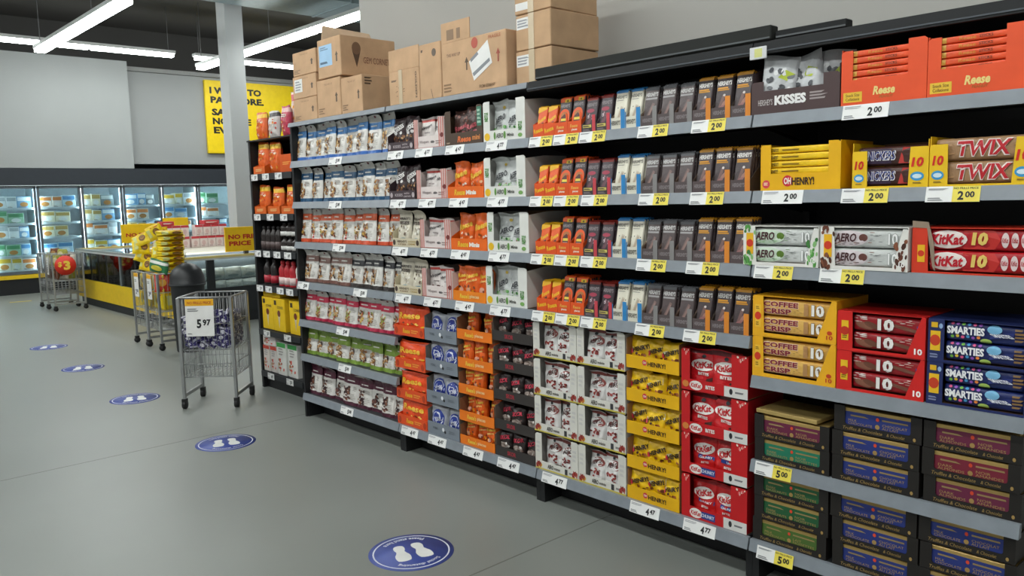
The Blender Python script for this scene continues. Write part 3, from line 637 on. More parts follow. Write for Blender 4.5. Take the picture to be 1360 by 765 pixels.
def redtray(nm):
    a = [('e', .23, .5, .10, .42, 'f0ece6'), ('t', 'KitKat', .23, .5, .16, .4, 'c4161e', .03, .1), ('t', 'BITES', .45, .5, .14, .34, 'f0ece6', .04), ('r', .66, .02, 1, .92, 'dcdad6'), ('e', .76, .5, .025, .26, '2a2a30'), ('l', .82, .35, .97, .62, 1, '77777a')]
    if nm == 'BITES': a += [('e', .07, .55, .05, .3, 'd8843a')]
    else: a[2] = ('t', nm, .42, .5, .2, .3, 'dfe2f0', .03); a.insert(2, ('r', .32, .2, .53, .8, '2d3f8c'))
    return tray(.318, .28, .050, .19, 'c8161c', a, 'a3121a', (.042, .185, rb), (.075, .185, rb), .185)
RT = [redtray('CHUNKY'), redtray('BITES')]
for t, z in enumerate([.176, .372, .551, .735]):
    pos = ['lowest', 'second lowest', 'second highest', 'highest'][t]
    place(RT[0 if t < 2 else 1], 'display_tray', 'red tray of bags, %s in the red tower' % pos, 'display tray', (3.478, .03, z), 0, 'red tray tower', 0, 0, (1, 1, .96 if t else 1.02))
    fill('chunky' if t < 2 else 'red', 3.462, .042, z, .215 if t < 2 else .235, 2, 'red bag with white oval, the %%s one in the %s red tray' % pos, 'red bags in trays', t*2, .012, .12, 'sweet bag', .02, 1.0)
ptag(2.570, ZR[6], '4.77', False, 'white 4.77 price tag on the base edge below the white tower', .172)
ptag(3.136, ZR[6], '4.47', False, 'white 4.47 price tag on the base edge below the yellow tower', .165)
ptag(3.426, ZR[6], '4.77', False, 'white 4.77 price tag on the base edge below the red tower', .160)

# ------------------------------------------------------------------ bay 4: multipacks and gold boxes
nope = lambda c='f0c020': [('r', .12, .16, .80, .84, c), ('e', .46, .5, .30, .14, 'd83a20'), ('l', .2, .2, .72, .34, 2, '6a5a20'), ('l', .2, .68, .72, .8, 2, '6a5a20')]
def mcarton(w, h, d, col, fl, fr, side, hf=.012, art=(), back=True):
    """multipack carton, open at the front: fl/fr = (bottom width, top width, height share, art)"""
    t = .003; b = B(); inn = CB('8a6a4c'); sd = K(side)
    b.box(-w/2, w/2, t, d, 0, t, inn); b.box(-w/2, w/2, d - t, d, t, h, inn); b.box(-w/2, w/2, t, d, h - t, h, sd) if back else None
    for x in (-w/2, w/2 - t): b.box(x, x + t, t, d - t, t, h - t, sd)
    f = B(); m = flat(-w/2, 0, 0, w, h); fm = K(col)
    pts = [(0, 0), (1, 0)]
    pts += [(1, fr[2] - .04), (1 - .02, fr[2]), (1 - fr[1]/w, fr[2]), (1 - fr[0]/w, hf/h)] if fr else [(1, hf/h)]
    pts += [(fl[0]/w, hf/h), (fl[1]/w, fl[2]), (.02, fl[2]), (0, fl[2] - .04)] if fl else [(0, hf/h)]
    f.slab(pts, t, fm, m); f.art(m, art)
    if fl and fl[3]: f.art(flat(-w/2, -.0006, 0, max(fl[0], fl[1]), h*fl[2]), fl[3])
    if fr and fr[3]: f.art(flat(w/2 - max(fr[0], fr[1]), -.0006, 0, max(fr[0], fr[1]), h*fr[2]), fr[3])
    return [('carton_body', b.mesh('carton_body')), ('front_panel', f.mesh('front_panel'))]
CG = 'cartons in the multipack bay'; PG = 'packs in the multipack bay'
def crt(rec, label, x0, w, z, y=.02): place(rec, 'display_carton', label, 'carton', (x0 + w/2, y, z), 0, CG)
z1, z2, z3, z4 = SZ(0), SZ(1), SZ(2), .846
# top shelf
kt = tray(.345, .26, .085, .19, '4d3a3a', [('t', "HERSHEY'S", .17, .5, .17, .26, 'c8c0be', .01), ('t', 'KISSES', .46, .54, .36, .42, 'f2f0ee', .055), ('l', .68, .4, .88, .78, 3, 'a89c9a')], '3d2f30', (.05, .12), (.06, .125), .15)
crt(kt, 'dark brown carton of foil sweets on the top shelf', 3.648, .345, z1)
foil = lambda s: bag(.155, .20, .06, 'cfd1d3', [(.0, .05, 'aeb0b2')], [('t', 'KISSES', .45, .22, .8, .14, 'f0f0ee', .05, 0, .1, .7), ('s', .15, .35, .85, .75, 14, .09, ['6e7074', 'd6d8da', '55575b', 'eceded'], s), ('p', [(.52, .60), (.70, .74), (.95, .66), (.76, .54)], 'b9c832')], s, 'pillow', .3, .05)
for i, (x, ry, rz) in enumerate(((3.735, .10, .15), (3.845, -.16, -.1), (3.925, .03, .1))):
    place(proto(('foil', i), lambda: foil(i + 3)), 'sweet_bag', 'silver foil sweet bag with lime flash, %s in the dark brown carton' % ['left', 'middle', 'right'][i], 'sweet bag', (x, .035 + .028*i, z1 + .012), rz, 'foil bags in the brown carton', 0, ry, (.92, 1, 1))
ot = tray(.284, .24, .085, .19, 'ee5526', [('r', .03, .12, .26, .52, 'f0c63a'), ('t', 'Snack Size', .145, .40, .17, .12, '7a4a16', .01), ('t', 'Collations', .145, .24, .17, .12, '7a4a16', .01), ('t', 'Reese', .52, .50, .26, .34, 'f6dc8a', .04, .2), ('t', 'PEANUT', .55, .24, .16, .10, 'b06a2a', .02)], 'e04e22', (.040, .185), (.060, .198), .19)
stick = lambda: pack(.24, .021, .02, 'e9562a', [('r', .05, .1, .12, .9, 'e0b050'), ('t', 'Reese', .38, .5, .2, .5, 'd89a3a', .01), ('t', 'STICKS', .6, .5, .16, .4, '6a2c1a', .02)])
sk = stick()
for c_, x0 in enumerate((3.998, 4.284)):
    cn = ['left', 'right'][c_]
    crt(ot, 'orange carton of stacked sticks on the top shelf, the %s one' % cn, x0, .284, z1)
    for q in range(8):
        place(sk, 'candy_stick', 'orange wrapped stick, %s from the bottom in the %s orange carton' % (ORD[q], cn), 'candy bar', (x0 + .142, .030 + .002*(q % 2), z1 + .006 + q*.0225), 0, 'orange sticks in cartons')
# second shelf
oh = tray(.312, .26, .062, .172, 'f2b705', [('e', .075, .38, .05, .25, 'e04a50'), ('l', .045, .3, .105, .5, 2, 'f6e8c8'), ('e', .355, .55, .065, .33, 'd8283a'), ('t', 'OH', .355, .55, .09, .4, 'f6f0e4', .04), ('t', 'HENRY!', .55, .52, .28, .46, '3a2412', .035)], 'e8ab08', (.042, .17), (.045, .172), .172)
crt(oh, 'yellow carton with five long yellow bars, second shelf', 3.690, .312, z2)
yb = pack(.262, .024, .02, 'f4c81c', [('t', 'HENRY!', .10, .5, .13, .55, '4a3410', .02), ('l', .22, .35, .5, .65, 1, '8a6a20')])
for q in range(6): place(yb, 'candy_stick', 'long yellow bar, %s from the bottom in the yellow carton' % ORD[q], 'candy bar', (3.846, .028 + .003*(q % 2), z2 + .006 + q*.0262), 0, 'yellow bars in the carton')
ten = [('t', '10', .46, .62, .62, .24, 'd8281c', .04, .15), ('e', .46, .27, .34, .11, '3a9ad0'), ('e', .46, .27, .24, .055, 'd8ecf4'), ('l', .25, .08, .7, .14, 1, '9a7a20')]
yc = mcarton(.252, .158, .26, 'f4c71a', (.052, .050, .80, ten), (.064, .058, .84, ten), 'e8b814', .006, (), False)
crt(yc, 'yellow carton with the dark blue lettered packs, second shelf', 4.044, .252, z2)
sn = pack(.236, .066, .05, '4a2c26', [('r', .0, .12, .5, .88, '3b2a44'), ('t', 'SNICKERS', .34, .52, .46, .50, 'f0ecec', .05, .12), ('t', 'SNICKERS', .335, .53, .45, .44, '24387e', .02, .12), ('p', [(.60, .1), (.66, .9), (.99, .9), (.99, .1)], 'c23a34'), ('p', [(.74, .1), (.80, .9), (.99, .9), (.99, .3)], 'd9d4d2'), ('e', .86, .74, .08, .16, '34408a')])
for q in range(2): place(sn, 'multipack', 'brown pack with blue lettering, %s in the yellow carton' % ['lower one', 'upper one'][q], 'chocolate pack', (4.170, .036, z2 + .006 + q*.068), 0, PG)
yc2 = mcarton(.302, .164, .26, 'f4c71a', (.056, .054, .82, ten), (.064, .054, .88, ten), 'e8b814', .006, (), False)
crt(yc2, 'yellow carton with the caramel coloured packs, at the right end', 4.299, .302, z2)
tw = pack(.286, .072, .05, 'a98460', [('t', 'TWIX', .52, .52, .56, .74, 'efe2dc', .07, .18), ('t', 'TWIX', .52, .52, .54, .66, 'c4222c', .03, .18), ('s', .03, .2, .22, .8, 5, .05, ['d8b48a', '8a5a3a', 'c89a6a'], 4), ('s', .82, .2, .97, .8, 4, .04, ['d8b48a', '8a5a3a'], 6)])
for q in range(2): place(tw, 'multipack', 'caramel brown pack with red lettering, %s in its yellow carton' % ['lower one', 'upper one'][q], 'chocolate pack', (4.450, .036, z2 + .006 + q*.074), 0, PG)
# third shelf
def aero(green):
    g = ['5aa04a', '3f7a3a', '8cc07a'] if green else ['6a3a28', '8a5238', '4a281c']
    c = mcarton(.306, .150, .24, 'eceae4', (.056, .050, 1.0, [('r', .25, .28, .78, .82, 'f0b81c'), ('e', .52, .56, .26, .10, 'd83a20'), ('s', .05, .02, .95, .34, 14, .14, g, 7), ('s', .1, .82, .9, .98, 6, .12, g, 8)]), (.050, .018, .96, [('s', .2, .05, .95, .8, 14, .14, g, 9), ('t', '10', .62, .17, .4, .12, 'f4f4f0', .03)]), 'e0dfd8', .012, [])
    p = pack(.262, .066, .05, 'cdd0cd', [('e', .27, .5, .27, .42, 'cfe0cc' if green else 'd9cfd2'), ('s', .04, .05, .5, .3, 14, .03, g, 3), ('e', .47, .55, .06, .2, '5a7a2a' if green else '6a4038'), ('t', 'AERO', .23, .55, .30, .46, '4a2428', .03, .2), ('s', .56, .15, .72, .85, 12, .03, ['7a7d7c', '55585a', 'e6e8e6', '8a4a3a' if not green else '6f8f5a'], 5), ('t', '10', .86, .5, .13, .66, '8e9290', .06), ('t', '10', .86, .5, .12, .60, 'f2f3f1', .03)])
    return c, p
for c_, (x0, g, nm) in enumerate(((3.640, True, 'green'), (3.950, False, 'brown'))):
    c, p = aero(g)
    place(c, 'display_carton', 'white carton with %s bubble print on the third shelf' % nm, 'carton', (x0 + .153 - (.015 if c_ == 0 else .012), .008, z3), 0, CG)
    for q in range(2): place(p, 'multipack', 'silver pack with %s bubbles, %s in its white carton' % (nm, ['lower one', 'upper one'][q]), 'chocolate pack', (x0 + .160 - (.015 if c_ == 0 else .012), .018, z3 + .008 + q*.068), 0, PG)
kc = mcarton(.345, .150, .24, 'd93a1e', (.052, .048, 1.0, [('r', .35, .24, .8, .62, 'f0b81c'), ('e', .57, .43, .2, .07, 'd83a20')]), None, 'c83018', .006)
tf = B(); tf.slab([(-.122, .168), (-.172, .172), (-.171, .15), (-.126, .148), (-.106, .02), (-.098, .008), (-.104, .10)], .003, CB('9a8674'), lambda u, v, q=0: (u, -.002 - q, v)); kc.append(('torn_flap', tf.mesh('torn_flap'), 'torn grey card flap'))
crt(kc, 'red orange carton with a torn flap, third shelf at the right end', 4.252, .345, z3)
kk = pack(.300, .070, .05, 'b81c26', [('e', .20, .5, .20, .42, 'f0e6e0'), ('t', 'KitKat', .20, .5, .33, .5, 'c4182a', .035, .15), ('p', [(.36, .08), (.36, .92), (.66, .92), (.72, .5), (.66, .08)], 'c9302a'), ('t', '10', .52, .55, .16, .6, 'e9c96a', .06, .1)] + [x for q in range(3) for x in (('e', .76 + q*.09, .5, .035, .34, 'e6d4d2'), ('t', 'KitKat', .76 + q*.09, .5, .055, .22, 'b8202c', .02, .1))])
for q in range(2): place(kk, 'multipack', 'red pack with white oval and gold number, %s of two' % ['lower', 'upper'][q], 'chocolate pack', (4.448, .032, z3 + .006 + q*.071), 0, PG)
# fourth shelf
cc = mcarton(.336, .158, .26, 'f2b21c', (.048, .044, 1.0, [('r', .22, .22, .74, .78, 'f6c23a'), ('e', .48, .5, .28, .10, 'd83a20'), ('l', .3, .26, .66, .36, 2, '9a6a10'), ('l', .3, .66, .66, .74, 2, '9a6a10')]), (.072, .018, 1.0, [('t', '10', .66, .14, .34, .10, 'c8401c', .03), ('e', .66, .25, .14, .05, 'c8401c')]), 'd89a14', .014)
cp = pack(.292, .066, .05, 'dba74c', [('r', .03, .12, .62, .9, 'e2b45c'), ('t', 'COFFEE', .28, .70, .50, .36, 'f0dcc0', .07), ('t', 'COFFEE', .28, .70, .49, .31, '8a2030', .045), ('t', 'CRISP', .235, .30, .40, .36, 'f0dcc0', .07), ('t', 'CRISP', .235, .30, .39, .31, '8a2030', .045), ('r', .60, .16, .66, .84, 'b98a58'), ('s', .45, .2, .56, .45, 6, .022, ['8a5a38', 'c8986a'], 3), ('t', '10', .79, .5, .18, .70, '8a6a50', .07), ('t', '10', .79, .5, .17, .64, 'f2efe8', .05)])
for q in range(2):
    nm = ['lower', 'upper'][q]
    crt(cc, 'golden yellow multipack carton, the %s of two stacked at the left' % nm, 3.662, .336, z4 + q*.159)
    for j in range(2): place(cp, 'multipack', 'golden pack with maroon lettering, %s in the %s golden carton' % (['below', 'on top'][j], nm), 'chocolate pack', (3.662 + .177, .032, z4 + q*.159 + .014 + j*.068), 0, PG)
rc = mcarton(.302, .143, .26, 'd8201c', (.056, .054, 1.0, [('r', .28, .26, .74, .76, 'f0c020'), ('e', .5, .5, .3, .11, 'c8301c'), ('l', .34, .3, .68, .4, 2, '8a6a10')]), (.060, .012, 1.0, [('t', '10', .64, .17, .44, .15, 'f6f0ec', .04)]), 'b81a18', .01)
rp = pack(.258, .060, .05, '9c1c24', [('s', .02, .5, .24, .95, 8, .05, ['e6dcd4', 'c8aa98', 'f2eeea'], 5), ('e', .17, .36, .10, .24, '8a5844', .3), ('e', .27, .42, .08, .22, '6e4432', .3), ('t', '10', .46, .5, .23, .76, '6e3a34', .07), ('t', '10', .46, .5, .22, .70, 'f0ece8', .05), ('e', .70, .42, .08, .3, '7a4a3a', .8), ('s', .6, .5, .82, .95, 6, .04, ['e0d6ce', 'b89a8a'], 6), ('r', .86, .15, .93, .6, '2d4a8c')])
for q in range(2):
    nm = ['lower', 'upper'][q]
    crt(rc, 'bright red multipack carton, the %s of two stacked in the middle' % nm, 4.002, .302, z4 + q*.144)
    for j in range(2): place(rp, 'multipack', 'dark red pack with white number, %s in the %s red carton' % (['below', 'on top'][j], nm), 'chocolate pack', (4.002 + .178, .032, z4 + q*.144 + .010 + j*.063), 0, PG)
nc = mcarton(.288, .143, .26, '1d2a60', (.050, .050, 1.0, [('r', .16, .26, .78, .72, 'f0c020'), ('e', .46, .5, .32, .13, 'd04020'), ('r', .2, .80, .6, .92, 'e8b820'), ('e', .8, .84, .12, .06, '9ab8dc'), ('l', .16, .08, .8, .2, 2, '8a94b8')]), None, '1a2554', .008)
dots = [('e', .10 + .065*i, .24 + .04*(i % 2), .022, .075, ['7ac04a', 'e8c83a', 'e05a8a', '4aa0d8', '9a5ac0', 'f08a3a'][i % 6]) for i in range(6)] + [('e', .10 + .07*i, .90, .022, .06, ['e05a8a', '9a5ac0', '7ac04a', '4aa0d8'][i % 4]) for i in range(6)]
sp = pack(.238, .064, .05, '1f2c66', [('p', [(.72, 0), (.80, .5), (.74, 1), (1, 1), (1, 0)], 'c49a68')] + dots + [('e', .52, .12, .07, .14, 'b8d86a'), ('t', 'SMARTIES', .27, .58, .47, .40, 'f4f4f6', .045), ('e', .62, .74, .09, .22, '7ab8dc'), ('p', [(.56, .26), (.58, .46), (.86, .70), (.84, .44)], '2a3678'), ('t', 'SMARTIES', .71, .47, .24, .17, 'eceef4', .03, 0, .14, .3), ('l', .86, .2, .99, .9, 4, '8a6a42')])
for q in range(2):
    nm = ['lower', 'upper'][q]
    crt(nc, 'navy blue multipack carton, the %s of two stacked at the right' % nm, 4.312, .288, z4 + q*.144)
    for j in range(2): place(sp, 'multipack', 'navy pack with white lettering and dots, %s in the %s navy carton' % (['below', 'on top'][j], nm), 'chocolate pack', (4.312 + .167, .032, z4 + q*.144 + .008 + j*.066), 0, PG)
# gold boxes in black cases
def gcase(w=.306, h=.0925, d=.25):
    t = .003; b = B(); bk = M('1d1916', .5)
    b.box(-w/2, w/2, t, d, 0, t, bk); b.box(-w/2, w/2, d - t, d, t, h, bk)
    for x in (-w/2, w/2 - t): b.box(x, x + t, t, d - t, t, h - .001, bk)
    f = B(); m = flat(-w/2, 0, 0, w, h)
    arc = lambda cx, cy, a0, a1: [(cx + .035*cos(a0 + (a1-a0)*i/5), cy + .11*sin(a0 + (a1-a0)*i/5)) for i in range(6)]
    pts = [(0, 0), (1, 0), (1, 1), (.88, 1)] + arc(.845, .38, 0, -pi/2) + arc(.165, .38, -pi/2, -pi) + [(.13, 1), (0, 1)]
    f.slab(pts, t, bk, m)
    f.art(m, [('t', 'Truffles & Chocolate', .34, .14, .46, .13, 'a8894e', 0, .25), ('t', '& Chocolat', .72, .14, .20, .12, 'a8894e', 0, .25), ('e', .925, .15, .016, .07, 'a8894e')])
    return [('case_body', b.mesh('case_body')), ('front_panel', f.mesh('front_panel'))]
def gbox(col, a, c):
    w, h, d = .268, .083, .2; b = B(); g = M('b89b5c', .32, 'metal', .35)
    b.box(-w/2, w/2, 0, d, 0, h, g, .002)
    b.art(flat(-w/2, 0, 0, w, h), [('r', .06, .14, .95, .84, col), ('t', a, .27, .40, .32, .24, 'a98e56', 0), ('t', c, .72, .40, .32, .24, 'a98e56', 0), ('l', .14, .62, .45, .74, 1, '9a8454'), ('l', .56, .62, .9, .74, 1, '9a8454'), ('e', .5, .68, .022, .08, 'd8482a'), ('e', .5, .36, .03, .1, 'a8894e')])
    return b.mesh('chocolate_box')
GC = gcase(); BL = ('MILK|CHOCOLATE', 'CHOCOLAT|AU LAIT'); G = {}
def gb(nm):
    col, a, c = {'blue': ('25357c', 'MILK\nCHOCOLATE', 'CHOCOLAT\nAU LAIT'), 'maroon': ('6a2140', 'DARK\nALMONDS', 'NOIR\nAMANDES'), 'wine': ('7a1f34', 'DARK\nALMONDS', 'NOIR\nAMANDES'), 'teal': ('1c7a5c', 'DARK\nHAZELNUTS', 'NOIR\nNOISETTES'), 'green': ('1f5a34', 'DARK\nHAZELNUTS', 'NOIR\nNOISETTES'), 'olive': ('4a6a2c', 'MILK\nHAZELNUTS', 'LAIT\nNOISETTES')}[nm]
    return proto(('gb', nm), lambda: gbox(col, a, c))
GL = {('u', 0): ['teal', 'maroon'], ('u', 1): ['blue', 'blue', 'blue'], ('u', 2): ['maroon', 'wine', 'maroon'], ('l', 0): ['olive', 'green', 'green'], ('l', 1): ['blue', 'blue', 'blue'], ('l', 2): ['blue', 'blue', 'blue']}
for (sh, c_), cols in GL.items():
    xc = [3.824, 4.143, 4.452][c_]; zz = .506 if sh == 'u' else .176; st = ('upper' if sh == 'u' else 'base') + ' shelf'; cw = ['left', 'middle', 'right'][c_]
    for q, nm in enumerate(cols):
        pos = ['lowest', 'second', 'topmost'][q if not (len(cols) == 2 and q == 1) else 2]
        zc = zz + q*.0935; jit = rnd.uniform(-.006, .006)
        place(GC, 'display_case', 'black card case, %s of the %s stack on the %s' % (pos, cw, st + ' of gold boxes'), 'carton', (xc + jit, .022 + abs(jit), zc), 0, 'black cases of chocolate boxes', 0, 0, (1.0 if c_ != 2 else .96, 1, 1))
        place(gb(nm), 'chocolate_box', 'gold box with %s label, in the %s case of the %s stack, %s' % (nm, pos, cw, st), 'chocolate box', (xc + jit + .002, .028 + abs(jit), zc + .0035), 0, 'gold chocolate boxes', 0, 0, (1.0 if c_ != 2 else .96, 1, 1))
lid = B(); lid.box(-.13, .13, 0, .2, 0, .016, M('c0a566', .3, 'metal', .35), .002)
place(lid.mesh('chocolate_box'), 'chocolate_box', 'thin gold box lying on top of the left stack of cases', 'chocolate box', (3.80, .03, .506 + 2*.0935 + .001), radians(-3))
ptag(4.091, ZR[0], '2.00', False, 'white 2.00 tag below the left orange carton, top shelf')
ptag(3.788, ZR[1], '2.00', False, 'white 2.00 tag below the yellow carton of long bars', .165)
ptag(4.095, ZR[1], '2.00', True, 'yellow and white 2.00 tag below the blue lettered packs', .162); ptag(4.377, ZR[1], '2.00', True, 'yellow and white 2.00 tag below the caramel packs', .162)
ptag(3.755, ZR[2], '2.00', True, 'yellow and white 2.00 tag below the green bubble carton', .160); ptag(4.020, ZR[2], '2.00', True, 'yellow and white 2.00 tag below the brown bubble carton', .162)
ptag(3.764, .460, '5.00', True, 'yellow and white 5.00 tag on the upper gold box shelf', .155); ptag(3.779, .119, '5.00', True, 'yellow and white 5.00 tag on the base shelf edge', .155, -.006)

# ------------------------------------------------------------------ cardboard boxes and spare panels on the top of the bays
ZT = 2.117; dk = '5a4632'
sm = [('t', 'THIS WAY UP', .5, .86, .34, .05, '8a6a48', 0), ('p', [(.80, .36), (.86, .36), (.86, .52), (.89, .52), (.83, .62), (.77, .52), (.80, .52)], dk), ('l', .06, .08, .34, .26, 3, '8a6a48')]
wl = lambda c: [('r', .08, .28, .42, .86, c), ('l', .12, .34, .38, .8, 4, '9a9ea2')]
BXG = 'cardboard boxes on top of the shelves'
def bx(x0, x1, z0, z1, lbl, art=sm, sart=(), d=.40, y=.025, rz=0, **k):
    place(carton_box(x1 - x0 - .003, d, z1 - z0 - .002, art, sart, k.pop('col', 'cba682'), **k), 'cardboard_box', lbl, 'cardboard box', ((x0 + x1)/2, y, z0), rz, BXG)
cone = lambda x, y, s: [('p', [(x - .09*s, y), (x, y - .5*s), (x + .09*s, y)], '5a4230'), ('e', x, y + .1*s, .10*s, .2*s, '7a5a42')]
bx(.062, .385, ZT, 2.272, 'brown box at the bottom of the far left stack on the shelves')
bx(.066, .388, 2.272, 2.425, 'brown box with white label, middle of the far left stack', sm[:2] + wl('e8e8e4'))
bx(.080, .400, 2.425, 2.585, 'brown box on top of the far left stack, partly hidden')
bx(.392, .692, ZT, 2.362, 'brown box under the ice cream cone box, left of two')
bx(.697, .945, ZT, 2.345, 'brown box with cone print on its side, under the leaning box', sm, [('l', .05, .72, .2, .95, 3, dk)] + cone(.62, .5, .7))
bx(.430, .722, 2.366, 2.618, 'big brown box with blue label and open lid, topmost', sm[1:2] + [('r', .08, .30, .64, .84, '9cc4e4'), ('l', .12, .34, .56, .44, 1, '44607a'), ('l', .14, .7, .5, .8, 2, '6a8aa8')], cone(.28, .62, .8) + [('t', 'GEM CORNETS', .66, .42, .52, .16, '7a4a38', 0)], .42, .02, 0, sideflap=True)

bx(1.238, 1.54, ZT, 2.315, 'brown taped box with a tall open flap, near the joint', [('l', .08, .66, .3, .76, 1, '7a6048'), ('s', .2, .2, .5, .55, 14, .03, ['8a6a4a', 'a58460'], 3), ('t', 'GOLDEN', .90, .5, .5, .08, dk, .02, 0, -pi/2, 1.5)], tape=(-.05, -.015), flap=(-.149, .149, .12))
bx(1.542, 1.742, ZT, 2.425, 'tall plain brown box with round dark stamp', [('e', .70, .82, .10, .07, '5a4a3a'), ('l', .1, .84, .2, .92, 1, dk), ('p', [(.52, .18), (.54, .18), (.62, .0), (.60, .0)], dk)])
bx(1.746, 2.272, ZT, 2.402, 'wide brown box with raised flap and tilted white label', [('t', 'THIS WAY UP', .2, .75, .22, .06, '7a5a42'), ('p', [(.40, .42), (.42, .42), (.42, .56), (.44, .56), (.41, .66), (.38, .56), (.40, .56)], dk), ('l', .03, .06, .18, .24, 3, '8a6a48'), ('e', .54, .88, .05, .10, 'b8503a'), ('t', 'FRAGILE', .84, .92, .18, .06, 'b8704a', .02), ('p', [(.45, .56), (.52, .20), (.80, .46), (.74, .88)], 'ecebe8'), ('p', [(.50, .34), (.52, .28), (.77, .5), (.76, .56)], '8a8d92'), ('p', [(.47, .60), (.48, .54), (.60, .66), (.58, .71)], '8a8d92'), ('p', [(.88, .46), (.90, .46), (.90, .60), (.92, .60), (.89, .70), (.86, .60), (.88, .60)], 'a8503a'), ('t', 'FROM GERMANY', .72, .08, .24, .06, '8a6a48')], flap=(-.261, -.02, .105, [('r', .2, .1, .45, .62, '8a6c4e'), ('r', .55, .1, .68, .62, '8a6c4e')]))
sl = lambda y0, y1: [('r', .03, y0, .44, y1, 'e6e5e2'), ('l', .06, y0 + .04, .4, y1 - .04, 3, '9a9ca0')]
for q, (za, zb, nm, a) in enumerate(((ZT, 2.282, 'bottom', sl(.54, .88)), (2.284, 2.456, 'middle', sl(.6, .92)), (2.458, 2.64, 'top', sl(.1, .3)[:1]))):
    bx(2.300, 2.552, za, zb, 'brown taped box, the %s one of the tall stack by the dark panel' % nm, a, (), .34, .062, radians([0, -1.5, 1][q]), tape=(-.03, .01), col='c6a27e')
def spare(name, lbl, x0, x1, y0, y1, z0, z1, m):
    b = B(); b.box(0, x1 - x0, 0, y1 - y0, 0, z1 - z0, m, .004); b.box(.004, x1 - x0 - .004, -.002, .0, .006, .012, K('55585a'))
    o = b.obj(name); o.location = (x0, y0, z0); tag(o, lbl, 'shelf panel')
spare('spare_shelf_panel', 'long dark olive spare panel lying on the top shelf', 2.492, 3.735, .004, .058, ZT + .001, 2.172, M('191b18', .75))
spare('spare_shelf_panel', 'thin black spare panel lying beside the olive one', 3.742, 4.012, .022, .07, ZT + .001, 2.150, M('0d0f11', .75))
cl = B(); cl.box(-.035, .035, -.004, .001, 0, .045, K('d8d9da'), .002); cl.art(flat(-.035, -.004, 0, .07, .045), [('r', .3, .15, .75, .85, 'd8d98a')])
place(cl.mesh('shelf_clip_holder'), 'tag_holder', 'small grey clip holder with yellowish insert at the bay joint', 'tag holder', (3.690, -.004, 2.052), 0)

# ------------------------------------------------------------------ narrow black rack beyond the left end
RX0, RX1, RY = -1.155, -.40, .23
rk = empty('display_rack', 'narrow black rack of sauces, cones and bags beyond the long shelving', 'rack', (RX0, RY, 0)); W_ = RX1 - RX0
for x in (0, W_ - .03):
    b = B(); b.box(x, x + .03, .012, .42, 0, 2.08, BLK); b.obj('side_panel', rk)
b = B(); b.box(.03, W_ - .03, .40, .42, 0, 2.06, BLK); b.obj('back_panel', rk)
RZ = [2.075, 1.80, 1.475, 1.175, .885, .51, .15]
for z in RZ:
    b = B(); b.box(.0, W_, .0, .40, z - .03 if z < 2 else z - .01, z, DK) if z > 2 else b.box(.031, W_ - .031, .015, .398, z - .025, z, DK)
    s_ = b.obj('shelf', rk)
    if z < 2:
        n = B(); n.box(.02, W_ - .02, 0, .014, z - .05, z - .004, DK); n.obj('price_rail', s_)
b = B(); b.box(.03, W_ - .03, .05, .07, 0, .10, BLK); b.obj('kick_plate', rk)
def rtag(px, z, w, lb): ptag(px, z - .05, rnd.choice(['4.47', '3.27', '5.97']), False, lb, w, RY - .002, 0)
RN = ['second', 'third', 'fourth', 'fifth', 'sixth', 'lowest']
for k, (z, xs) in enumerate(((1.80, (-1.04, -.84, -.62)), (1.475, (-1.03, -.80, -.57)), (1.175, (-1.06, -.90, -.72, -.54)), (.885, (-1.06, -.90, -.70, -.54)), (.51, (-.98, -.62)), (.15, (-.95, -.62)))):
    for j, x in enumerate(xs): rtag(x, z, .115, 'small white price tag, %s on the %s shelf of the narrow rack' % (ORD[j], RN[k]))
def rackbag(base, tp, s, w=.17, h=.22): return bag(w, h, .06, base, [(.78, .93, tp)], [('s', .1, .15, .9, .7, 18, .08, ['f2e6d8', 'd8452a', 'f0a030'], s), ('l', .2, .62, .8, .74, 2, 'f4f0e8')], s, 'pillow', .3, .04)
RB = 'items in the narrow rack'
rb1, rb2, rb3 = rackbag('e8641e', 'f2c02a', 3), rackbag('d8d0cc', '3c3436', 5), rackbag('c8405a', 'e8b8b4', 7, .13)
for me, x, y, z, lb, s_ in ((rb1, -.99, .27, 2.077, 'orange snack bag at the left on top of the narrow rack', 1.0), (rb2, -.76, .26, 2.077, 'pale grey and black snack bag on top of the narrow rack', .95), (rb3, -.55, .26, 2.077, 'pink snack bag at the right on top of the narrow rack', 1.05), (rackbag('e8c8b8', 'd8505a', 9), -.56, .36, 2.077, 'tall pale pink bag behind the others on the narrow rack', 1.6)):
    place(me, 'snack_bag', lb, 'snack bag', (x, y, z), 0, RB, 0, 0, (1, 1, s_))
for j, (x, s_, z) in enumerate(((-1.0, 1.15, 1.80), (-.80, 1.1, 1.80), (-1.02, 1.05, 1.475), (-.78, .95, 1.475), (-.545, 1.0, 1.475))):
    place(rb1, 'snack_bag', ['orange and yellow bag in the left tray, second rack shelf', 'orange and yellow bag beside the orange box, second rack shelf', 'orange bag, leftmost on the third rack shelf', 'orange bag, middle one on the third rack shelf', 'orange bag, rightmost on the third rack shelf'][j], 'snack bag', (x, RY + .045, z + .004), 0, RB, 0, 0, (1, 1, s_))
ob = carton_box(.24, .2, .14, [('l', .2, .4, .8, .6, 2, 'f0a040')], (), 'd8591c'); place(ob, 'snack_box', 'orange snack box at the right of the second rack shelf', 'snack box', (-.57, RY + .05, 1.80), 0, RB)
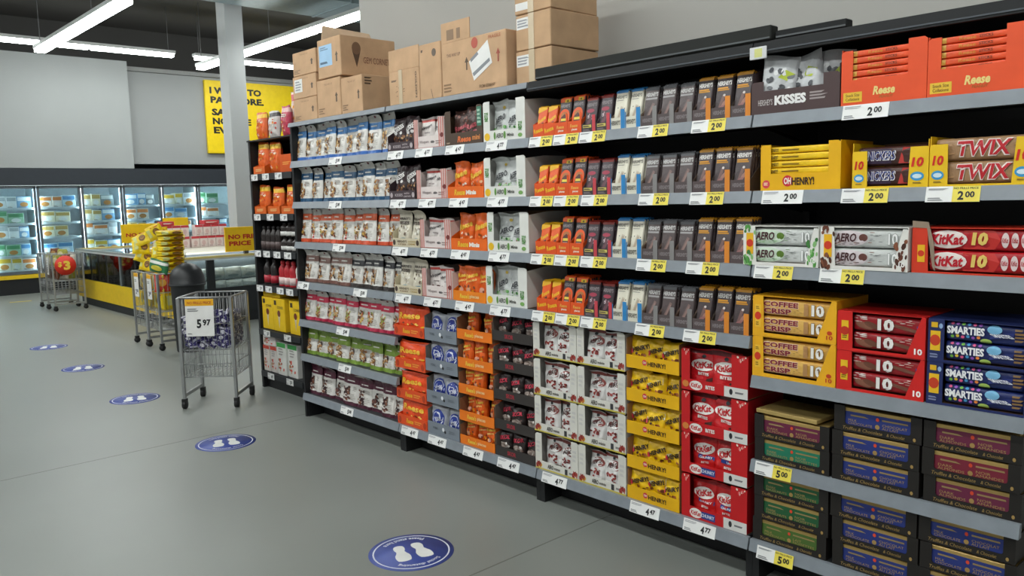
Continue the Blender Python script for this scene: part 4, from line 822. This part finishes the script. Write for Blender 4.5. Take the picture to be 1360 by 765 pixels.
for j, (x, z) in enumerate(((-1.0, 1.80), (-1.02, 1.475), (-.78, 1.475), (-.55, 1.475))):
    place(tray(.2, .2, .06, .10, 'e0661c', [('l', .2, .3, .8, .7, 2, 'f0c080')], 'c85a18'), 'display_tray', 'low orange tray, %s' % ['second rack shelf', 'leftmost on the third rack shelf', 'middle one on the third rack shelf', 'rightmost on the third rack shelf'][j], 'display tray', (x, RY + .022, z), 0, RB)
def bottle(body, band, capc, h=.2, r=.034):
    b = B(); b.lathe([(r*.96, 0), (r, .01), (r, h*.32), (r*.9, h*.45), (r, h*.58), (r*.9, h*.70), (r*.45, h*.84), (r*.42, h*.88)], F(body), 16)
    l = B(); l.lathe([(r*1.03, h*.08), (r*1.03, h*.36)], K(band), 16)
    c = B(); c.lathe([(r*.5, h*.86), (r*.5, h*.97), (r*.2, h)], K(capc), 12)
    return [('bottle_body', b.mesh('bottle_body')), ('bottle_label', l.mesh('bottle_label')), ('cap', c.mesh('cap'))]
B1, B2, B3 = bottle('2a2220', '5a4a48', '1c1a1a'), bottle('26201f', 'b82a3a', '1c1a1a', .22, .04), bottle('c02a34', 'e8d0cc', 'd84048', .21, .037)
for j in range(4): place(B1, 'sauce_bottle', 'dark sauce bottle, %s from the left on the fourth rack shelf' % ORD[j], 'bottle', (-1.06 + .085*j, RY + .07, 1.175), 0, RB)
jar = bottle('2c2422', 'd8d6d2', '1a1818', .115, .042)
for j in range(3):
    for q in range(2): place(jar, 'sauce_jar', 'dark jar with white label, %s %s on the fourth rack shelf' % (['left', 'middle', 'right'][j], ['below', 'stacked above'][q]), 'jar', (-.70 + .09*j, RY + .075, 1.175 + q*.117), 0, RB)
for j, x in enumerate((-1.05, -.93)): place(B2, 'sauce_bottle', 'dark bottle with red label, %s on the fifth rack shelf' % ['left', 'right'][j], 'bottle', (x, RY + .08, .885), 0, RB)
for j, x in enumerate((-.79, -.70, -.61)): place(B3, 'sauce_bottle', 'red sauce bottle, %s on the fifth rack shelf' % ['left', 'middle', 'right'][j], 'bottle', (x, RY + .08, .885), 0, RB)
place(bottle('ddd8d2', 'b8303a', 'e8e4e0', .22, .04), 'sauce_bottle', 'white sauce bottle with red label at the right end of the rack', 'bottle', (-.50, RY + .08, .885), 0, RB)
cb = carton_box(.20, .22, .27, [('r', .1, .8, .3, .94, '4a3a18'), ('t', 'CONES', .62, .74, .5, .08, '7a6214', .02), ('p', [(.40, .5), (.5, .1), (.6, .5)], 'd8c8a0'), ('e', .5, .55, .13, .10, '7a3a24')], (), 'e8c010')
for j, (x, y) in enumerate(((-1.01, .03), (-.80, .025), (-.53, .03))): place(cb, 'cone_box', 'yellow ice cream cone box, %s on the rack' % ['leftmost', 'middle one', 'rightmost'][j], 'food box', (x, RY + y, .512), 0, RB)
place(carton_box(.3, .2, .045, [], (), 'dcb40c'), 'cone_box', 'flat yellow box lying on the cone boxes in the rack', 'food box', (-.95, RY + .04, .784), 0, RB)
wb = [('s', .15, .1, .85, .5, 12, .09, ['c8a070', '8a5a3a', 'd8452a', '6a9a4a'], 4), ('l', .2, .6, .8, .85, 3, 'a8a4a0')]
for j, (x, w_, h_, c, z, y) in enumerate(((-1.06, .11, .22, 'dcd4cc', .15, .02), (-.94, .11, .22, 'd8d2cc', .15, .025), (-.79, .15, .27, 'e4e4de', .15, .02), (-.62, .15, .27, 'e6e6e0', .15, .03), (-1.0, .22, .12, 'e0d8d4', .373, .02))):
    hd = {2: '3aa04a', 3: '3a9a48', 0: 'c8402c', 1: 'c8402c', 4: 'd0d0cc'}[j]
    place(carton_box(w_, .2, h_, wb + [('r', 0, .86, 1, 1, hd)], (), c), 'food_box', ['white and red box, leftmost on the lowest rack shelf', 'white and red box, second on the lowest rack shelf', 'white box with green top, left one on the lowest rack shelf', 'white box with green top, right one on the lowest rack shelf', 'white box lying on the two red topped boxes'][j], 'food box', (x, RY + y, z), 0, RB)

# ------------------------------------------------------------------ wall freezers (face +x)
FX = -11.66; DE = [-.495, .256, 1.006, 1.757, 2.508, 3.25, 4.0, 4.75, 5.5]
FS = [.43, .70, 1.02, 1.29, 1.57]
NAVY = M('2b3138', .6); ALU = M('5d656b', .4, 'metal'); ICE = M('eaf4f7', .5)
GLS = M('e9f4f6', .02, 'glass')
for k in range(4):
    y0, y1 = DE[2*k], DE[2*k+2]; W_ = y1 - y0
    o = empty('upright_freezer', 'two door glass freezer in the back row, %s from the left' % ORD[k], 'freezer', (FX, y0, 0), pi/2, 'glass door freezers')
    b = B(); b.box(0, W_, .80, .84, .30, 1.98, ICE); b.box(0, W_, .0, .84, 1.955, 1.985, ICE); b.box(0, W_, .03, .84, .36, .40, ICE)
    for x in (0, W_ - .012): b.box(x, x + .012, .06, .80, .40, 1.955, ICE)
    b.obj('cabinet_interior', o)
    b = B(); b.box(0, W_, .0, .84, 1.99, 2.295, NAVY); b.obj('header_panel', o)
    b = B(); b.box(0, W_, -.01, .05, .285, .355, K('e8c21c')); b.obj('bumper', o)
    b = B(); b.box(0, W_, .02, .80, 0, .28, M('141618', .6)); b.obj('kick_plate', o)
    for z in FS:
        b = B(); b.box(.014, W_ - .014, .10, .78, z - .02, z, M('b9c6cc', .5)); b.box(.014, W_ - .014, .085, .10, z - .03, z + .012, M('d9e2e6', .5)); b.obj('freezer_shelf', o)
    for x in (.03, W_/2, W_ - .03):
        b = B(); b.box(x - .012, x + .012, .055, .075, .45, 1.92, M('ecf8ff', .4, '', 0, 24.0)); b.obj('glow_bar', o)
    for d in range(2):
        x0 = d*W_/2 + .006; x1 = (d+1)*W_/2 - .006
        f = B()
        for xa, xb, za, zb in ((x0, x0 + .04, .40, 1.975), (x1 - .04, x1, .40, 1.975), (x0, x1, 1.925, 1.975), (x0, x1, .37, .42)): f.box(xa, xb, 0, .045, za, zb, ALU)
        fo = f.obj('door_frame', o)
        g = B(); g.box(x0 + .04, x1 - .04, .018, .026, .42, 1.925, GLS); g.obj('glass_pane', fo)
        hn = B(); hn.tube([(x1 - .03, -.005, .95), (x1 - .03, -.035, .98), (x1 - .03, -.035, 1.35), (x1 - .03, -.005, 1.38)], .009, M('3a3f44', .4)); hn.obj('handle', fo)
FC = [('white and yellow', 'f2eed8', 'e8c040'), ('white and orange', 'f2ece4', 'e08a4a'), ('pale blue', 'c4dcea', '5a90c0'), ('white', 'f4f6f6', 'b8c0c4'), ('green', 'a8ccae', '5a9a6a'), ('dark grey', '8a9498', 'd8dcda'), ('cream', 'f2ecd4', 'c8a860'), ('blue', '8ab4d8', 'f0f6f8')]
def fmesh(c, a, v):
    b = B(); w_, h_ = [(.23, .225), (.16, .23), (.26, .21)][v]; b.box(-w_/2, w_/2, 0, .2, 0, h_, K(c), .006)
    b.art(flat(-w_/2, 0, 0, w_, h_), [('r', .05, .62, .95, .92, a), ('e', .5, .32, .3, .2, 'c88a4a' if v == 0 else 'f4f4f0'), ('l', .1, .05, .6, .16, 2, '8a8a88')])
    return b.mesh('frozen_food_box')
fr = random.Random(11)
for d in range(0, 7):
    for s_, z in enumerate(FS):
        y = DE[d] + .045; q = 0; prefs = fr.sample(range(8), 3)
        while True:
            v = fr.randrange(3); nm, c, a = FC[prefs[(q // 2) % 3]]; w_ = [.23, .16, .26][v]
            if y + w_ > DE[d+1] - .025 or q > 5: break
            place(proto(('fz', nm, v), lambda: fmesh(c, a, v)), 'frozen_food_box', '%s frozen box, %s along the %s shelf behind the %s glass door' % (nm, ORD[q], ['lowest', 'second', 'middle', 'fourth', 'top'][s_], ORD[d]),
                  'frozen food', (FX - .115 - fr.uniform(0, .03), y + w_/2, z), pi/2, 'frozen food behind the glass doors', 0, 0, (1, 1, fr.uniform(.92, 1.08)))
            y += w_ + .006; q += 1

# ------------------------------------------------------------------ yellow sign on the back wall
b = B(); b.box(-11.875, -11.80, 4.34, 6.5, 2.63, 4.16, M('fcd808', .5), .01)
tx = lambda y, z, s, w_, h=.143: ('t', s, (y - 4.34)/2.16 + w_/2/2.16, (z - 2.63)/1.53, w_/2.16, h/1.53, '1c1a18', .05)
b.art(rightside(-11.80, 4.34, 2.63, 2.16, 1.53), [tx(4.44, 3.95, 'I WANT TO', 1.16), tx(4.45, 3.755, 'PAY MORE.', 1.20), tx(4.46, 3.50, 'SAID', .54), tx(4.47, 3.31, 'NO ONE', .86), tx(4.48, 3.12, 'EVER.', .64)])
tag(b.obj('wall_sign'), 'large yellow sign with black slogan high on the back wall', 'sign')

# ------------------------------------------------------------------ chest freezer island
IX0, IX1, IY0, IY1 = -9.3, -5.0, .97, 2.5; o = empty('chest_freezer', 'long low island freezer with yellow front panel and glass sides', 'freezer', (IX0, IY0, 0)); LX = IX1 - IX0; LY = IY1 - IY0
DKG = M('23272a', .5); CRM = M('d9c77a', .5); IG = M('eef3f2', .04, 'glass')
b = B(); b.box(.05, LX - .02, .03, LY - .03, 0, .12, DKG); b.obj('base', o)
b = B(); b.box(0, LX, 0, .04, .12, .41, K('eec818')); b.obj('yellow_panel', o)
b = B(); b.box(LX - .04, LX, .04, LY, .12, .47, DKG); b.box(0, .04, .04, LY, .12, .47, DKG); b.box(.04, LX - .04, LY - .04, LY, .12, .47, DKG); b.box(.04, LX - .04, .04, LY - .04, .34, .38, M('4a5254', .6)); b.obj('tub', o)
for x in (0, LX/2, LX - .05):
    b = B(); b.box(x, x + .05, .0, .035, .41, .845, M('6c7478', .4)); b.obj('corner_post', o)
b = B(); b.box(LX - .05, LX, .42, .515, .47, .845, DKG); b.obj('end_post', o)
b = B(); b.box(.05, LX - .05, .012, .02, .41, .845, IG); b.obj('front_glass', o)
b = B(); b.box(LX - .022, LX - .014, .035, LY - .03, .47, .845, IG); b.obj('end_glass', o)
for nm, q in (('front_rim', (0, LX, -.01, .05)), ('back_rim', (0, LX, LY - .06, LY)), ('end_rim', (LX - .07, LX + .01, .05, LY - .06)), ('end_rim', (0, .09, .05, LY - .06))):
    b = B(); b.box(q[0], q[1], q[2], q[3], .845, .868, M('c9cdcb', .4)); b.box(q[0], q[1], q[2], q[3], .868, .895, CRM if nm != 'front_rim' else M('8b9694', .4)); b.obj(nm, o)
b = B(); b.box(1.9, LX - .5, .35, LY - .1, .90, .93, M('d3d0c0', .5)); b.box(1.9, LX - .5, .35, LY - .1, .47, .90, M('596063', .6)); b.obj('top_deck', o)
b = B(); b.box(LX - .46, LX - .43, .10, LY - .15, .832, .846, M('f4fbff', .4, '', 0, 14.0)); b.obj('glow_bar', o)  # added glowing strip, only brightens the bags behind the end glass
sb = lambda s: bag(.26, .16, .12, 'dfe8ea', [], [('l', .2, .5, .8, .8, 2, 'f4f8f8'), ('e', .5, .3, .3, .12, 'a8b8bc')], s, 'pillow', .1, .02)
for j in range(6):
    for q in range(2):
        place(proto(('sb', (j+q) % 2), lambda: sb((j+q) % 2 + 40)), 'frozen_bag', 'silvery frozen bag behind the end glass of the island, %s %s' % (ORD[j], 'below' if q == 0 else 'above'), 'frozen food', (-5.20 - .04*q, IY0 + .16 + .235*j, .385 + q*.17), pi/2, 'frozen bags in the island')
for j in range(7):
    place(proto(('sb2', j % 2), lambda: bag(.3, .2, .14, ['6a7a6c', '8a6a4a'][j % 2], [], [('l', .2, .4, .8, .8, 3, 'b8c0b0')], j + 50, 'pillow', .1, .02)), 'frozen_bag', 'dim frozen bag behind the front glass of the island, %s from the left' % ORD[j], 'frozen food', (IX0 + .3 + .34*j, IY0 + .07, .385), 0, 'frozen bags in the island')
def board(lbl, x, y0, w_, z0, h, lines, name='price_sign'):
    s_ = empty(name, lbl, 'sign', (x, y0 + w_/2, .896))
    b = B(); b.box(-.012, .012, -w_/2, w_/2, z0 - .896, z0 + h - .896, M('f8c80e', .5), .004)
    b.art(rightside(.012, -w_/2, z0 - .896, w_, h), lines); b.obj('sign_board', s_)
    p = B(); p.box(-.02, .02, -.03, .03, 0, z0 - .893, M('4a4a48', .5)); p.obj('sign_stand', s_)
nf = [('t', 'NO FRILLS', .52, .60, .88, .19, 'c4301a', .045), ('t', 'PRICE', .36, .33, .54, .19, 'c4301a', .045)]
board('yellow price sign on the near end of the island freezer', -5.05, 1.665, .56, .93, .325, nf)
board('yellow price sign on the far part of the island, left of the yellow bags', -8.5, 1.45, .56, .97, .30, [('t', 'NO FRILLS', .56, .42, .88, .2, 'c4301a', .045)])
board('small plain yellow sign behind the red and white boxes', -7.9, 1.90, .40, 1.22, .14, [])
rw = carton_box(.115, .12, .165, [('r', 0, .8, 1, 1, 'c83a44'), ('e', .5, .42, .25, .22, 'd8b8b4'), ('l', .2, .1, .8, .2, 1, 'b08a8a')], [('r', 0, .8, 1, 1, 'c83a44'), ('e', .5, .4, .3, .25, 'c8848a')], 'e4d4d0')
q = 0
for g, (y0, n, tiers) in enumerate(((1.33, 4, 2), (1.84, 5, 2))):
    for t in range(tiers):
        for j in range(n - t*g):
            place(rw, 'cracker_box', 'red and white box, %s of the %s row in the %s pile on the island' % (ORD[j], ['lower', 'upper'][t], ['left', 'right'][g]), 'food box', (-6.62, y0 + .06 + .121*(j + t*g*.5), .931 + .167*t), pi/2, 'red and white boxes on the island')
for j, (y, z, w_) in enumerate(((1.62, 1.266, .17), (2.26, 1.266, .22))):
    place(carton_box(w_, .2, .06, [('l', .1, .3, .9, .7, 1, 'f0d8d4')], (), 'c23a40'), 'cracker_box', ['flat red box lying on the left pile of boxes', 'flat red box lying on the right pile of boxes'][j], 'food box', (-6.62, y - .1, z), pi/2, 'red and white boxes on the island')

# ------------------------------------------------------------------ wire carts
WIRE = M('a9abab', .3, 'metal', .6); CAS = M('1c1c1d', .5)
def cart(name, lbl, loc, rz, w_, d, zt, zb, zl, nw, group):
    o = empty(name, lbl, 'cart', loc, rz, group); hw, hd = w_/2, d/2
    for sx in (-1, 1):
        for sy in (-1, 1):
            p = B(); x, y = sx*hw, sy*hd; p.box(x - .012, x + .012, y - .012, y + .012, .075, zt, WIRE, .003); po = p.obj('leg', o)
            c = B(); c.box(x - .016, x + .016, y - .022, y + .022, .052, .078, CAS); c.tube([(x - .014, y, .032), (x + .014, y, .032)], .0318, CAS, 14); c.obj('caster', po)
    r = B()
    r.tube([(-hw, -hd, zt), (hw, -hd, zt), (hw, hd, zt), (-hw, hd, zt)], .008, WIRE, 6, True); r.obj('top_rail', o)
    k = B()
    def cage(za, zb2, fl):
        n2 = max(4, int(nw*d/w_))
        for i in range(nw + 1):
            x = -hw + w_*i/nw
            for y in (-hd, hd): k.tube([(x, y, za), (x, y, zb2)], .0022, WIRE, 4)
            if fl: k.tube([(x, -hd, za), (x, hd, za)], .0022, WIRE, 4)
        for i in range(n2 + 1):
            y = -hd + d*i/n2
            for x in (-hw, hw): k.tube([(x, y, za), (x, y, zb2)], .0022, WIRE, 4)
        for z in (za, (za + zb2)/2): k.tube([(-hw, -hd, z), (hw, -hd, z), (hw, hd, z), (-hw, hd, z)], .0034, WIRE, 5, True)
    cage(zb, zt, True); k.obj('wire_basket', o)
    k = B(); cage(zl, zb - .01, True); k.obj('lower_cage', o)
    for sx in (-1, 1):
        p = B(); p.box(sx*hw - .010, sx*hw + .010, -hd, hd, .09, .115, WIRE); p.obj('bottom_rail', o)
    return o
cart('wire_cart', 'square wire bin on wheels full of purple sweets with a price card', (-.915, -.235, 0), radians(48), .40, .385, .86, .455, .245, 13, 'wire carts')
cd = bag(.10, .085, .035, '2c2656', [(.0, .2, '443a7c'), (.82, 1, 'cfcddc')], [('e', .5, .5, .3, .22, 'e4e2ec'), ('s', .1, .1, .9, .3, 6, .06, ['c8c4dc', '6a5cae'], 3)], 3, 'pillow', .1, .02)
cd2 = bag(.10, .085, .035, '3a3270', [(.0, .22, 'cfcde0')], [('s', .1, .3, .9, .9, 10, .08, ['e8e6f0', '2f2a66', '8a7fc0'], 8)], 8, 'pillow', .1, .02)
R = random.Random(5); rot = Matrix.Rotation(radians(48), 4, 'Z')
for j in range(150):
    lay = j // 30; p = rot @ Vector((R.uniform(-.145, .145), R.uniform(-.14, .14), 0)); edge = j % 30
    if edge < 8: p = rot @ Vector((-.155 + .044*edge, -.168, 0))
    elif edge < 15: p = rot @ Vector((.172, -.15 + .047*(edge - 8), 0))
    place((cd, cd2)[j % 2], 'candy_pack', 'small purple and white sweet pack in the wire bin with the price card', 'sweet pack', (-.915 + p.x, -.235 + p.y, .462 + lay*.047 + (.035*p.x/.17 if lay > 2 else 0) + R.uniform(0, .014)), R.uniform(0, 6.28) if edge >= 15 else radians(48 if edge < 8 else 138) + R.uniform(-.3, .3), 'loose sweet packs in the wire bin', R.uniform(-.5, .3) if edge >= 15 else R.uniform(-.2, .1), R.uniform(-.8, .8), (.66, .7, R.uniform(.6, .8)))
pc = B(); pc.box(-.108, .108, -.005, 0, 0, .285, K('f0efec'), .002)
pc.art(flat(-.108, -.005, 0, .216, .285), [('r', .0, .82, 1, 1, 'efb21c'), ('t', 'NO FRILLS PRICE', .5, .90, .84, .07, 'b8402a', .02), ('t', '5', .47, .34, .16, .24, '1d1d1f', .04), ('t', '97', .74, .37, .28, .17, '1d1d1f', .04), ('l', .08, .66, .5, .76, 2, '8a8a8a'), ('l', .06, .05, .24, .1, 1, '8a8a8a')])
fv = rot @ Vector((-.035, -.215, 0))
place(pc.mesh('price_card'), 'price_card', 'white and yellow 5.97 price card hanging on the wire bin', 'price card', (-.915 + fv.x, -.235 + fv.y, .565), radians(48), None, radians(-3))
# pair of carts with yellow bags beside the island
ybag = lambda s: bag(.30, .20, .07, 'fad91c', [(.88, 1, 'f4cc14')], [('e', .66, .5, .20, .26, '7a5428'), ('e', .66, .52, .13, .17, 'a8783a'), ('r', .1, .25, .32, .8, 'd8d88a'), ('l', .4, .8, .9, .9, 1, 'c8301c')], s, 'pillow', .1, .02)
YB = [ybag(61), ybag(62)]
for c_, (xc, nm) in enumerate(((-4.215, 'left'), (-3.805, 'right'))):
    cart('wire_cart', 'wheeled wire cart heaped with yellow bags, the %s one of the pair' % nm, (xc, .51, 0), 0, .385, .46, .83, .42, .22, 8, 'wire carts')
    k = B(); k.box(-.065, .065, -.005, 0, 0, .27, K('ecebe8'), .002); k.art(flat(-.065, -.005, 0, .13, .27), [('r', 0, .84, 1, 1, 'efb21c'), ('t', ['2', '3'][c_], .40, .22, .24, .2, '2a2a4a', .04), ('t', '00', .72, .26, .32, .13, '2a2a4a', .04), ('l', .12, .62, .7, .74, 2, '8a8a8a')])
    place(k.mesh('price_card'), 'price_card', 'tall white price card on the %s cart of yellow bags' % nm, 'price card', (xc - .03, .268, .545), 0, 'price cards on the carts')
R = random.Random(9)
j = 0
for c_, xc in enumerate((-4.205, -3.79)):
    nm = ['left', 'right'][c_]
    for q in range(4):      # bags standing inside the cage
        place(YB[q % 2], 'yellow_bag', 'yellow bag behind the wires of the %s cart, %s' % (nm, ['lower front', 'lower side', 'upper front', 'upper side'][q]), 'snack bag', (xc + (0 if q % 2 == 0 else .12), .32 if q % 2 == 0 else .50, .43 + .2*(q // 2)), 0 if q % 2 == 0 else pi/2, 'yellow bags in the carts', 0, 0, (.95, 1, .95))
for q in range(8):          # tidy stack on the right cart, faces to +x
    place(YB[q % 2], 'yellow_bag', 'yellow bag lying flat, %s from the bottom of the tall stack' % ORD[q], 'snack bag', (-3.72 + R.uniform(-.015, .015), .52 + R.uniform(-.015, .015), .84 + q*.056), pi/2 + R.uniform(-.06, .06), 'yellow bags in the carts', 0, 0, (1, 2.6, .29))
for q in range(12):         # untidy heap on the left cart
    place(YB[q % 2], 'yellow_bag', 'yellow bag, %s of the loose heap on the left cart' % ORD[q], 'snack bag', (-4.31 + .14*(q % 3) , .37 + .09*((q*2) % 3), .83 + .10*(q // 3) + .03*(q % 3)), R.uniform(.3, 1.5), 'yellow bags in the carts', R.uniform(-.6, .6), R.uniform(-.5, .5), (.66, .9, .8))
gb2 = bag(.26, .18, .07, '2f7a4a', [(.7, .9, 'e8e8e0')], [('e', .5, .4, .3, .2, 'd8c83a')], 71, 'pillow', .1, .02)
place(gb2, 'green_bag', 'green and white bag at the near edge of the right cart', 'snack bag', (-3.70, .30, .835), radians(25), None, 0, .2, (1, 1, .8))
place(bag(.16, .2, .06, 'd8402a', [], [('e', .5, .5, .3, .2, 'e8a83a')], 72, 'pillow', .1, .02), 'red_bag', 'red bag tucked against the black litter bin', 'snack bag', (-3.655, .34, .63), radians(70), None)
# black bin
o = empty('litter_bin', 'round black litter bin with domed lid beside the wire carts', 'bin', (-3.385, .51, 0))
b = B(); b.lathe([(.145, 0), (.15, .01), (.170, .70), (.175, .71)], M('1f2123', .45), 32); b.obj('bin_body', o)
b = B(); b.lathe([(.183, .705), (.186, .735), (.180, .745), (.174, .80), (.150, .87), (.10, .92), (.04, .945), (.005, .95)], M('26282a', .4), 32); lo = b.obj('domed_lid', o)
b = B(); b.tube([(.184*cos(2*pi*j/32), .184*sin(2*pi*j/32), .722) for j in range(32)], .007, M('34373a', .4), 6, True); b.obj('lid_rim', lo)
# pair of carts by the far end of the island
for c_, (xc, nm) in enumerate(((-8.98, 'far'), (-8.555, 'near'))):
    cart('wire_cart', 'wire cart at the far corner of the island, the %s one of two' % nm, (xc, .60, 0), 0, .40, .42, .86, .45, .25, 8, 'wire carts')
tb = [bag(.2, .2, .08, c, [], [('e', .5, .5, .3, .25, a)], 80 + i, 'pillow', .1, .02) for i, (c, a) in enumerate((('7a4a34', 'c8a06a'), ('a8a84a', 'e0d8b0'), ('d8d2c4', 'a8402a')))]
for c_, xc in enumerate((-8.98, -8.555)):
    for q in range(6):
        place(tb[q % 3], 'snack_bag', 'snack bag in the %s far cart, %s from the front' % (['far', 'near'][c_], ORD[q]), 'snack bag', (xc - .08 + .16*(q % 2), .46 + .1*(q // 2), .46 + .2*(q % 2)), .3*q, 'snack bags in the far carts')
    place(tb[c_], 'snack_bag', 'snack bag lying on top of the %s far cart' % ['far', 'near'][c_], 'snack bag', (xc, .56, .79), .4, 'snack bags in the far carts', 0, 0, (1, 1, .7))
    k = B(); k.box(-.05, .05, -.004, 0, 0, .26, K('e8e6e2'), .002); k.art(flat(-.05, -.004, 0, .1, .26), [('l', .2, .1, .8, .9, 6, '8a8a8a'), ('t', '3', .5, .3, .3, .2, '3a3a4a', .03)])
    place(k.mesh('price_card'), 'price_card', 'narrow price card on the %s cart by the freezers' % ['far', 'near'][c_], 'price card', (xc, .376, .55), 0, 'price cards on the carts')
b = B(); b.lathe([(.148, -.005), (.148, .005)], M('d8301c', .45), 40)
vs, fs = tmesh('$', .03); b.add([(-.075 + x*.055, .015 + y*.085, .0062) for x, y in vs], fs, 'f2d24a')
vs, fs = tmesh('3', .05); b.add([(.02 + x*.095, y*.14, .0062) for x, y in vs], fs, 'f2d24a')
o = place(b.mesh('round_sign'), 'round_sign', 'round red three dollar sign on the near far-corner cart', 'sign', (-8.335, .565, .69), 0)
o.rotation_euler = (pi/2, 0, pi/2)
